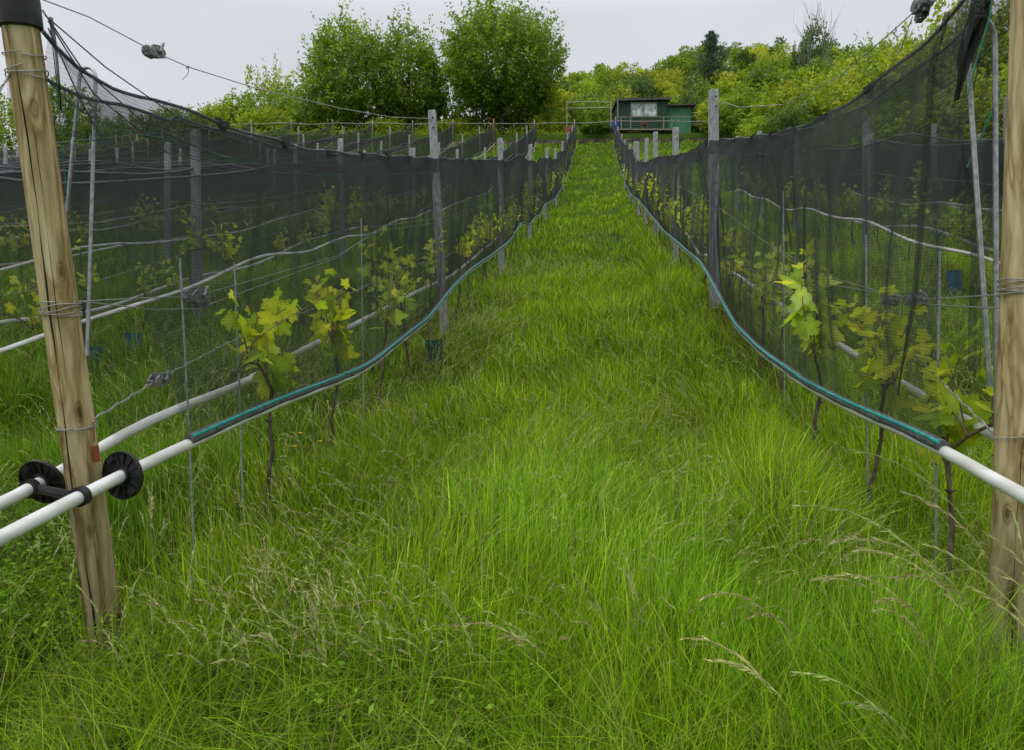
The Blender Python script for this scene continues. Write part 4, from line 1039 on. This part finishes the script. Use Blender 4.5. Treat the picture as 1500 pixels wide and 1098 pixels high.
def put_tree(key, px, d, top, wr, label, group, name='leafy_tree'):
    x = at(px, d); z = gz(x, d); hh = ZC + (499 - top) / 1000 * d - z; hh = max(1.0, hh); sc = (wr, wr, hh / 6.2); rz = R.uniform(0, 6.28)
    if key not in first:
        kw = dict(protos[key]); sd = kw.pop('seed'); o = make_tree(name, sd, (x, d, z), label, group=group, **kw); first[key] = o; reg(o); o.rotation_euler = (0, 0, rz); o.scale = sc
    else: o = copy_thing(first[key], (x, d, z), (0, 0, rz), sc, label, group)
    return o
G1 = 'trees and bushes behind the left vineyard'
for (key, px, d, top, w, lab) in [('b', 85, 54, 122, 1.05, 'tall dark leafy tree right behind the left wooden post'), ('b', 25, 56, 150, 1.0, 'dark leafy tree left of the left wooden post'), ('a', 128, 56, 172, .75, 'low bush right of the tree behind the left post'), ('b', 165, 55, 178, .7, 'low rounded bush seen through the top of the left net'), ('b', 205, 55, 168, .8, 'bush behind the gap in the left net'), ('c', 245, 56, 166, .9, 'dark bush left of the pale slanting wire end'), ('b', 285, 55, 164, .9, 'dark green bush under the slack top wire'), ('a', 325, 55, 148, .9, 'yellow-green bush at the start of the rising wood edge'), ('b', 360, 57, 138, 1.0, 'round bushy tree left of the taller pale one'), ('a', 408, 60, 108, .95, 'pale green tree sticking up left of the cherry trees'), ('b', 440, 56, 132, .8, 'bushy tree touching the left cherry tree'), ('a', 385, 53, 160, .8, 'low yellow-green bush before the taller pale tree'), ('b', 465, 55, 150, .8, 'low dense bush under the left cherry tree'), ('a', 560, 52, 178, .6, 'low bright bush between the left and middle cherry trees'), ('b', 662, 56, 84, .75, 'bright bush filling the gap between middle and right cherry trees'), ('a', 655, 52, 180, .6, 'low bright bush left of the right cherry trunk')]:
    put_tree(key, px, d, top, w, lab, G1)
G2 = 'trees and bushes on the slope to the right'
for (key, px, d, top, w, lab) in [('a', 1300, 34, 78, .9, 'bright leafy sapling left of the hanging tensioner'), ('d', 1345, 33, 62, .9, 'bright sapling with upright shoots below the right tensioner'), ('d', 1380, 31, 58, .8, 'upright shooting sapling where the right net meets the sky'), ('a', 1430, 30, 20, 1.0, 'tall leafy tree behind the right hooked rod'), ('b', 1485, 31, 5, 1.1, 'tall leafy tree hidden behind the right wooden post'), ('a', 1250, 38, 110, 1.0, 'yellow-green bush above the middle of the right net'), ('d', 1200, 42, 120, 1.0, 'leafy bush left of the yellow-green one over the right net'), ('a', 1150, 44, 128, 1.0, 'low bright bush just above the right net near its first post'), ('b', 1105, 48, 130, .9, 'leafy bush right of the tall concrete post'), ('a', 1065, 50, 140, .8, 'bright bush behind the tall concrete post'), ('b', 1330, 26, 135, .7, 'bush seen through the right net below the saplings'), ('a', 1400, 25, 125, .8, 'bush seen through the right net beside the rod'), ('a', 1470, 25, 110, .9, 'low bush behind the top of the right post'), ('a', 1240, 30, 172, .7, 'low bush seen just over the second row on the right'), ('b', 1290, 28, 165, .7, 'low leafy bush seen over the second right row, left of the rod'), ('c', 1185, 66, 42, .8, 'dark round-headed tree on the ridge left of the bare tree'), ('a', 1140, 68, 72, .9, 'pale ridge tree between the pine and the dark round-headed tree'), ('b', 1270, 60, 66, .9, 'ridge tree right of the bare tree')]:
    put_tree(key, px, d, top, w, lab, G2)
G3 = 'bushes beside the green shed'
for (key, px, d, top, w, lab) in [('c', 872, 50.4, 186, .55, 'low dark bush left of the blue barrel'), ('a', 918, 57, 128, .6, 'bright bush just behind the shed roof'), ('c', 950, 60, 118, .8, 'brownish dark bush above the shed roof'), ('a', 1035, 55, 150, .7, 'bright bush right of the light green shed'), ('a', 800, 55, 160, .7, 'bright bush between the right cherry tree and the pipe frame'), ('b', 850, 58, 145, .8, 'bush behind the pipe frame'), ('c', 1004, 54, 140, .5, 'small dark bush behind the light green shed')]:
    put_tree(key, px, d, top, w, lab, G3)
# wooded hillside, one mass
SX = [-150, 290, 330, 440, 700, 760, 820, 880, 930, 960, 1000, 1050, 1100, 1150, 1200, 1260, 1320, 1400, 1500, 1600, 1800]; SY = [168, 168, 150, 135, 108, 102, 96, 84, 84, 88, 50, 40, 44, 44, 46, 50, 44, 30, 10, 5, 5]
rng = np.random.default_rng(77)
VVf = []; FFf = []; CCf = []; o = 0; cnt = 0
allc = [YG, YG, MG, MG, DG]
cand = []
for d in np.arange(52, 96, 3.2):
    for px in np.arange(790, 1720, 3200 / d * 1.15):
        cand.append((px + rng.uniform(-14, 14), d + rng.uniform(-1.2, 1.2)))
for d in np.arange(24, 52, 3.4):
    for px in np.arange(1120 if d > 40 else 1180, 1760, 3000 / d * 1.3): cand.append((px + rng.uniform(-15, 15), d + rng.uniform(-1, 1)))
for d in (56.5, 59.5):
    for px in np.arange(-120, 800, 34): cand.append((px + rng.uniform(-10, 10), d + rng.uniform(-1, 1)))
for (px, d) in cand:
    x = at(px, d)
    if x < 15 and d < 56 and x > 3: continue
    z = gz(x, d); S = np.interp(px, SX, SY); maxh = (499 - S) / 1000 * d + ZC - z
    hh = min(rng.uniform(4.0, 7.5), maxh * rng.uniform(.9, 1.02))
    if hh < 1.5: continue
    if d > 74: hh = min(maxh * rng.uniform(.86, 1.0), 14)
    if d < 50: hh = min(hh, rng.uniform(2.8, 4.5))
    if px < 790: hh = min(hh, rng.uniform(2.2, 3.6))
    rad = rng.uniform(1.6, 2.9); nl = 13; pal = np.array(allc[rng.integers(5)]); lob = unit(rng.normal(size=(nl, 3)) + [0, 0, .25]) * rng.uniform(.45, .85, (nl, 1)); lob = lob * [rad, rad, hh * .42] + [0, 0, hh * .52]
    n = int(1900 * (1.3 if d < 50 else 1)); li = rng.integers(nl, size=n); dd = unit(rng.normal(size=(n, 3))); P = lob[li] + dd * (rng.random(n)[:, None] ** .45) * rng.uniform(.45, .8, nl)[li][:, None] * np.array([1, 1, .8]) * (rad / 2.2)
    P = P + [x, d, z]; ax = unit(dd + rng.normal(0, .7, (n, 3)))
    col = pal[rng.integers(len(pal), size=nl)][li] * rng.uniform(.7, 1.3, (n, 1)) * rng.uniform(.75, 1.2)
    s = .30 if d > 50 else .2
    v, f, c = leaf_quads(P, ax, s * rng.uniform(.7, 1.3, n), s * .55 * rng.uniform(.7, 1.3, n), col, rng); VVf.append(v); FFf.append(f + o); CCf.append(c); o += len(v); cnt += 1
print('wood crowns', cnt)
tag(np_mesh('hillside_wood', np.concatenate(VVf), [np.concatenate(FFf)], np.concatenate(CCf), M['leaf']), 'dense mixed yellow-green wood covering the hillside beyond the vineyard', 'wood', kind='stuff')
# undergrowth strip along the terrace
n = 46000; px = rng.uniform(-150, 1150, n); d = rng.uniform(50.2, 56, n) ; x = at(px, d); ok = ~((x > 7.0) & (x < 14.5) & (d > 50.0) & (d < 54.5)); x = x[ok]; d = d[ok]; n = len(x)
zz = Hn(x, d) + np.abs(rng.normal(0, .35, n)) * np.where((x > 5) & (x < 16), .45, 1) * (1 + .6 * np.sin(x * 1.3) * np.sin(x * .37 + d))
col = np.array(YG)[rng.integers(4, size=n)] * rng.uniform(.7, 1.4, (n, 1))
v, f, c = leaf_quads(np.stack([x, d, zz], 1), unit(rng.normal(size=(n, 3)) + [0, 0, .6]), rng.uniform(.12, .3, n), rng.uniform(.05, .12, n), col, rng)
tag(np_mesh('undergrowth', v, [f], c, M['leaf']), 'bright rough undergrowth along the terrace at the top of the vineyard', 'undergrowth', kind='stuff')

# conifer on the ridge
x = at(1042, 70); z = gz(x, 70); hh = ZC + .450 * 70 - z
rt_ = empty('pine_tree', (x, 70, z), label='dark pine sticking up from the ridge left of the bare tree', cat='tree'); mb = MB(); mb.tube([(0, 0, -.5), (0, 0, hh * .6), (0, 0, hh)], [.16, .1, .03], 8); mb.build('trunk', M['bark'], rt_)
n = 9000; r2 = np.random.default_rng(4); k = r2.integers(60, size=n); lv = np.linspace(hh * .45, hh, 60)[k]; an = (k * 2.4) + r2.normal(0, .25, n); ln = (1 - (lv - hh * .45) / (hh * .56)) ** .6 * 3.0 * (.75 + .35 * np.sin(k * 1.7)); t = r2.random(n)
P = np.stack([np.cos(an) * ln * t, np.sin(an) * ln * t, lv + .25 * t * ln - .1 * ln], 1); v, f, c = leaf_quads(P, unit(r2.normal(size=(n, 3)) + [0, 0, .3]), .3 * np.ones(n), .07 * np.ones(n), np.array([.035, .06, .028]) * r2.uniform(.6, 1.4, (n, 1)), r2)
np_mesh('crown', v, [f], c, M['leaf'], rt_)
# bare tree on the ridge
x = at(1206, 62); z = gz(x, 62); hh = ZC + .466 * 62 - z; rr = random.Random(5)
mb = MB()
def br(p, d, l, r, dep):
    p = Vector(p); d = Vector(d).normalized(); pts = [p]; q = p
    for k in range(4): d = (d + Vector((rr.uniform(-.12, .12), rr.uniform(-.12, .12), .06))).normalized(); q = q + d * l / 4; pts.append(q)
    mb.tube(pts, [r, r * .85, r * .7, r * .55, r * .35], 5)
    if dep:
        for k in range(4): br(pts[rr.randint(1, 4)], d + Vector((rr.uniform(-.5, .5), rr.uniform(-.5, .5), rr.uniform(0, .4))), l * .62, r * .5, dep - 1)
for k in range(3): br((0, 0, 0), (rr.uniform(-.18, .18), rr.uniform(-.1, .1), 1), hh * .62, .08, 3)
o = mb.build('bare_tree', basic('pale_bark', (.16, .16, .13), (.10, .10, .08), .9), None); o.location = (x, 62, z); tag(o, 'leafless grey tree with thin upright twigs on the wooded ridge', 'tree')

# pale flowering shrub at the far left
x = at(18, 47.6); z = gz(x, 47.6); rt_ = empty('flowering_shrub', (x, 47.6, z), label='whitish flowering shrub at the far left edge beyond the nets', cat='shrub')
n = 1500; r3 = np.random.default_rng(9); P = unit(r3.normal(size=(n, 3))) * r3.random(n)[:, None] ** .5 * [.5, .5, .6] + [0, 0, .8]; col = np.where(r3.random(n)[:, None] < .5, [.6, .6, .58], [.07, .12, .03])
v, f, c = leaf_quads(P, unit(r3.normal(size=(n, 3))), .12 * np.ones(n), .08 * np.ones(n), col, r3); np_mesh('crown', v, [f], c, M['leaf'], rt_); mb = MB(); mb.tube([(0, 0, -.2), (0, 0, .5)], [.04, .02], 6); mb.build('stem', M['bark'], rt_)

# ------------------------------------------------------------------ shed
SX0 = at(905, 51); SY0 = 51.0; szb = ZC + (499 - 196) / 1000 * 51; tz = ZC + (499 - 147) / 1000 * 51 - szb; W1 = 3.72
print('shed ground', H(SX0 + 1.8, 51), 'shed base', szb)
sh = empty('garden_shed', (SX0, SY0, szb), label='dark green wooden shed with a mottled window and flat roof above the lane', cat='shed')
mb = MB(); mb.box((W1 / 2, 1.25, tz / 2 - .35), (W1, 2.5, tz + .6))
nb = 14
for k in range(nb): mb.box((W1 / 2, -.012, (k + .5) * (tz - .1) / nb), (W1 - .04, .02, (tz - .1) / nb - .03))
mb.build('wall', M['shed_dark'], sh)
mb = MB(); mb.box((W1 / 2 + .05, 1.2, tz + .03), (W1 + .35, 3.0, .09), 0, Matrix.Rotation(math.radians(-1.3), 3, 'Y')); mb.box((W1 / 2 + .05, -.29, tz - .04), (W1 + .35, .03, .12), 0, Matrix.Rotation(math.radians(-1.3), 3, 'Y')); mb.build('roof', M['roof'], sh)
wn = MB(); wx0, wx1, wz0, wz1 = .98, 2.9, tz - 1.25, tz - .22
for (c, dm) in (((wx0, -.05, (wz0 + wz1) / 2), (.07, .06, wz1 - wz0 + .07)), ((wx1, -.05, (wz0 + wz1) / 2), (.07, .06, wz1 - wz0 + .07)), (((wx0 + wx1) / 2, -.05, wz0), (wx1 - wx0 - .08, .06, .07)), (((wx0 + wx1) / 2, -.05, wz1), (wx1 - wx0 - .08, .06, .07)), (((wx0 + wx1) / 2, -.05, (wz0 + wz1) / 2), (.05, .055, wz1 - wz0 - .08))): wn.box(c, dm)
wo = wn.build('window', M['grey_wood'], sh); mb = MB(); mb.box(((wx0 + wx1) / 2, -.032, (wz0 + wz1) / 2), (wx1 - wx0 - .05, .012, wz1 - wz0 - .05)); mb.build('pane', M['pane'], wo)
mb = MB(); mb.box((-.05, -.27, tz / 2 - .1), (.09, .09, tz + .1)); mb.build('corner_post', M['grey_wood'], sh)
s2 = empty('tool_shed', (SX0 + W1 + .08, SY0 + .3, szb), label='lower light green tool shed joined to the right side of the dark shed', cat='shed')
W2 = 1.75; t2 = tz - .42
mb = MB(); mb.box((W2 / 2, 1.0, t2 / 2 - .35), (W2, 2.0, t2 + .7))
for k in range(9): mb.box(((k + .5) * W2 / 9, -.01, t2 / 2), (W2 / 9 - .025, .018, t2 - .02))
mb.build('wall', M['shed_light'], s2); mb = MB(); mb.box((W2 / 2 + .08, .85, t2 + .05), (W2 + .4, 2.5, .08), 0, Matrix.Rotation(math.radians(-2), 3, 'Y')); mb.build('roof', M['roof'], s2)
mb = MB(); mb.box((1.05, -.035, t2 / 2 - .03), (.74, .03, t2 - .14)); dr = mb.build('door', M['shed_light'], s2); mb = MB(); mb.box((.76, -.06, t2 / 2), (.03, .03, .14)); mb.build('handle', M['galv'], dr)
# porch with railing
po = empty('porch', (SX0, SY0 - 1.0, szb), label='low wooden porch with a rail in front of the dark green shed', cat='porch')
mb = MB(); mb.box((1.95, .35, -.06), (4.1, 1.15, .1)); mb.build('deck', M['grey_wood'], po)
mb = MB(); mb.box((2.75, -.22, .84), (6.3, .05, .05)); mb.build('handrail', M['grey_wood'], po)
for k, xx in enumerate((.05, .75, 3.15, 3.75, 5.85)): mb = MB(); mb.box((xx, -.22, .36), (.07, .055, .89)); mb.build('baluster', M['grey_wood'], po)
ch = empty('rusty_chair', (SX0 + 1.85, SY0 - .75, szb), label='small rusty metal chair standing on the shed porch', cat='chair')
mb = MB(); mb.box((0, 0, .42), (.42, .4, .04)); mb.build('seat', M['rust'], ch)
mb = MB(); mb.tube([(-.19, .18, .44), (-.19, .2, .8), (-.1, .2, .88), (.1, .2, .88), (.19, .2, .8), (.19, .18, .44)], .02, 6); mb.tube([(-.19, .2, .66), (.19, .2, .66)], .018, 6); mb.build('backrest', M['rust'], ch)
for sx in (-1, 1):
    for sy in (-1, 1): mb = MB(); mb.tube([(sx * .18, sy * .17, .4), (sx * .2, sy * .19, 0)], .016, 6); mb.build('leg', M['rust'], ch)
# boards in front
mb = MB(); zb = H(at(931, 50.1), 50.1)
for k in range(3): mb.box((0, k * .02, .06 + k * .09), (.95 - .1 * k, .04, .07))
o = mb.build('board_stack', M['tan']); o.location = (at(930, 50.1), 50.05, zb); tag(o, 'yellow-brown boards leaning below the porch of the shed', 'boards')
def barrel(px, d, yb, r, h, mat, label, seat):
    x = at(px, d); mb = MB(); mb.lathe([(.001, 0), (r * .94, 0), (r * .97, .03), (r, h * .3), (r * 1.03, h * .33), (r, h * .36), (r, h * .64), (r * 1.03, h * .67), (r, h * .7), (r * .97, h - .04), (r * .94, h), (r * .9, h - .015), (.001, h - .02)], 28)
    o = mb.build('barrel', M[mat], None, True); o.location = (x, d, seat); tag(o, label, 'barrel')
barrel(901, 50.5, 194, .29, .92, 'blue', 'bright blue plastic barrel at the left corner of the shed', H(at(901, 50.5), 50.5))
barrel(832, 50.6, 194, .28, .6, 'rust', 'small brown rusty barrel in the undergrowth left of the pipe frame', H(at(832, 50.6), 50.6))
# pipe frame
x0_ = at(830, 50.4); x1_ = at(895, 50.4); fr = empty('goal_posts', (x1_, 50.4, H(x1_, 50.4)), label='thin grey pipe frame like a goal left of the blue barrel', cat='pipe goal'); zt = ZC + .350 * 50.4 - H(x1_, 50.4)
mb = MB(); mb.tube([(0, 0, -.2), (0, 0, zt)], .032, 8); mb.build('upright', M['galv'], fr)
for dz in (.0, -.45): mb = MB(); mb.tube([(0, 0, zt + dz), (x0_ - x1_, 0, zt + dz - .05)], .02, 8); mb.build('crossbar', M['galv'], fr)
mb = MB(); mb.tube([(x0_ - x1_ + .02, .0, -.1), (x0_ - x1_ + .02, 0, zt)], .025, 8); mb.build('upright', M['galv'], fr)
# poles to the right of the tool shed
for k, (dz, lab) in enumerate(((1.75, 'upper pale pole sticking out right of the tool shed'), (.9, 'lower pale pole sticking out right of the tool shed'))):
    mb = MB(); mb.tube([(0, 0, 0), (1.3, 0, .02)], .035, 8); o = mb.build('pole', M['stake']); o.location = (SX0 + W1 + W2 + .02, 51.6, szb + dz); tag(o, lab, 'pole')
# terrace wall: courses of rough stones
rr = random.Random(8); mb = MB(); 
for crs in range(2):
    x = -46.0
    while x < 22:
        w = rr.uniform(.3, .75); xx = x + w / 2; base = H(xx, 49.5)
        c = Vector((xx, 49.80 + rr.uniform(-.03, .03), base + .02 + crs * .24 + rr.uniform(-.02, .02))); rt3 = Matrix.Rotation(rr.uniform(-.06, .06), 3, 'Y')
        mb.box(c, (w * .96, .3, rr.uniform(.2, .25)), 0, rt3); x += w
o = mb.build('terrace_wall', M['stone']); tag(o, 'low dark dry stone terrace wall across the top of the vineyard', 'wall')
# stakes of the next vineyard
stk = [(300, 57, 185, 2.0), (318, 60, 176, 2.2), (376, 57, 152, 2.9), (366, 60, 175, 2.0), (395, 58, 166, 2.1), (402, 60, 170, 2), (424, 57, 168, 2.1), (432, 58, 172, 2), (454, 57, 165, 2.4), (110, 55, 204, 1.6), (136, 56, 200, 1.7), (150, 55, 203, 1.5), (166, 57, 196, 1.9), (180, 56, 200, 1.6), (196, 57, 198, 1.8), (214, 56, 196, 1.8), (232, 57, 196, 1.8), (252, 56, 192, 1.9), (264, 57, 190, 2.0), (340, 56, 180, 1.9), (350, 58, 172, 2.1), (10, 53, 208, 1.5), (60, 53, 206, 1.5)]
mb = MB(); mb.tube([(0, 0, -.3), (0, 0, 1.0)], [.05, .042], 8); so_ = mb.build('vineyard_stake', M['stake'])
for i, (px, d, top, hh) in enumerate(stk):
    o = so_ if i == 0 else so_.copy()
    if i: C.objects.link(o)
    x = at(px, d); z = H(x, d); h2 = max(.8, ZC + (499 - top) / 1000 * d - z); o.location = (x, d, z); o.scale = (1, 1, h2); o.rotation_euler = (R.uniform(-.03, .03), R.uniform(-.03, .03), 0)
    tag(o, f'{ORD[sorted(q[0] for q in stk).index(px)]} pale stake from the left in the vineyard beyond the terrace', 'stake', 'pale stakes of the vineyard beyond the terrace')

# ------------------------------------------------------------------ light, sky, camera
SUN_EL, SUN_AZ = math.radians(58), math.radians(215)
wd = bpy.data.worlds.new('World'); bpy.context.scene.world = wd; wd.use_nodes = True; nt = wd.node_tree; nt.nodes.clear()
out = nt.nodes.new('ShaderNodeOutputWorld'); bg = nt.nodes.new('ShaderNodeBackground')
sky = nt.nodes.new('ShaderNodeTexSky'); sky.sky_type = 'NISHITA'; sky.sun_disc = False; sky.sun_elevation = SUN_EL; sky.sun_rotation = SUN_AZ; sky.air_density = 1; sky.dust_density = 3
bg.inputs['Strength'].default_value = .10
# cloud deck over the sky: brighter overhead than at the horizon
tc = nt.nodes.new('ShaderNodeTexCoord'); sx = nt.nodes.new('ShaderNodeSeparateXYZ'); L(nt, tc.outputs['Generated'], sx.inputs[0])
cr = ramp(nt, sx.outputs[2], [(.0, (7.7, 7.8, 8.1)), (.42, (7.5, 7.6, 8.1)), (.75, (14.5, 14.4, 14.4)), (1.0, (18.5, 18.3, 18.0))])
mp = nt.nodes.new('ShaderNodeMapping'); mp.inputs['Scale'].default_value = (1.2, 1.2, 3.5); L(nt, tc.outputs['Generated'], mp.inputs[0])
nz = nt.nodes.new('ShaderNodeTexNoise'); nz.inputs['Scale'].default_value = 1.6; nz.inputs['Detail'].default_value = 4; L(nt, mp.outputs[0], nz.inputs['Vector'])
nr = ramp(nt, nz.outputs[0], [(.3, (.90, .905, .92)), (.7, (1.05, 1.05, 1.04))])
mu = nt.nodes.new('ShaderNodeMix'); mu.data_type = 'RGBA'; mu.blend_type = 'MULTIPLY'; mu.inputs[0].default_value = 1; L(nt, cr.outputs[0], mu.inputs[6]); L(nt, nr.outputs[0], mu.inputs[7])
mx = nt.nodes.new('ShaderNodeMix'); mx.data_type = 'RGBA'; mx.inputs[0].default_value = .94; L(nt, sky.outputs[0], mx.inputs[6]); L(nt, mu.outputs[2], mx.inputs[7])
L(nt, mx.outputs[2], bg.inputs[0]); L(nt, bg.outputs[0], out.inputs[0])
sl = bpy.data.lights.new('sun', 'SUN'); sl.energy = 1.1; sl.angle = math.radians(25); sl.color = (1, .96, .9)
so = bpy.data.objects.new('sun', sl); C.objects.link(so)
sdir = Vector((math.sin(SUN_AZ) * math.cos(SUN_EL), math.cos(SUN_AZ) * math.cos(SUN_EL), math.sin(SUN_EL)))
so.rotation_euler = sdir.to_track_quat('Z', 'Y').to_euler(); so.location = (0, 0, 40)
cam = bpy.data.cameras.new('camera'); cam.lens = 24; cam.sensor_width = 36; cam.clip_start = .05; cam.clip_end = 2000; cam.shift_y = -50 / 1500
co = bpy.data.objects.new('camera', cam); C.objects.link(co); co.location = (0, 0, ZC); co.rotation_euler = (math.radians(90), 0, 0)
sc = bpy.context.scene; sc.camera = co
sc.view_settings.view_transform = 'Standard'; sc.view_settings.look = 'None'; sc.view_settings.exposure = 0
sc.render.engine = 'CYCLES'; sc.cycles.transparent_max_bounces = 64; sc.cycles.max_bounces = 6; sc.cycles.diffuse_bounces = 3; sc.cycles.transmission_bounces = 3; sc.cycles.glossy_bounces = 2
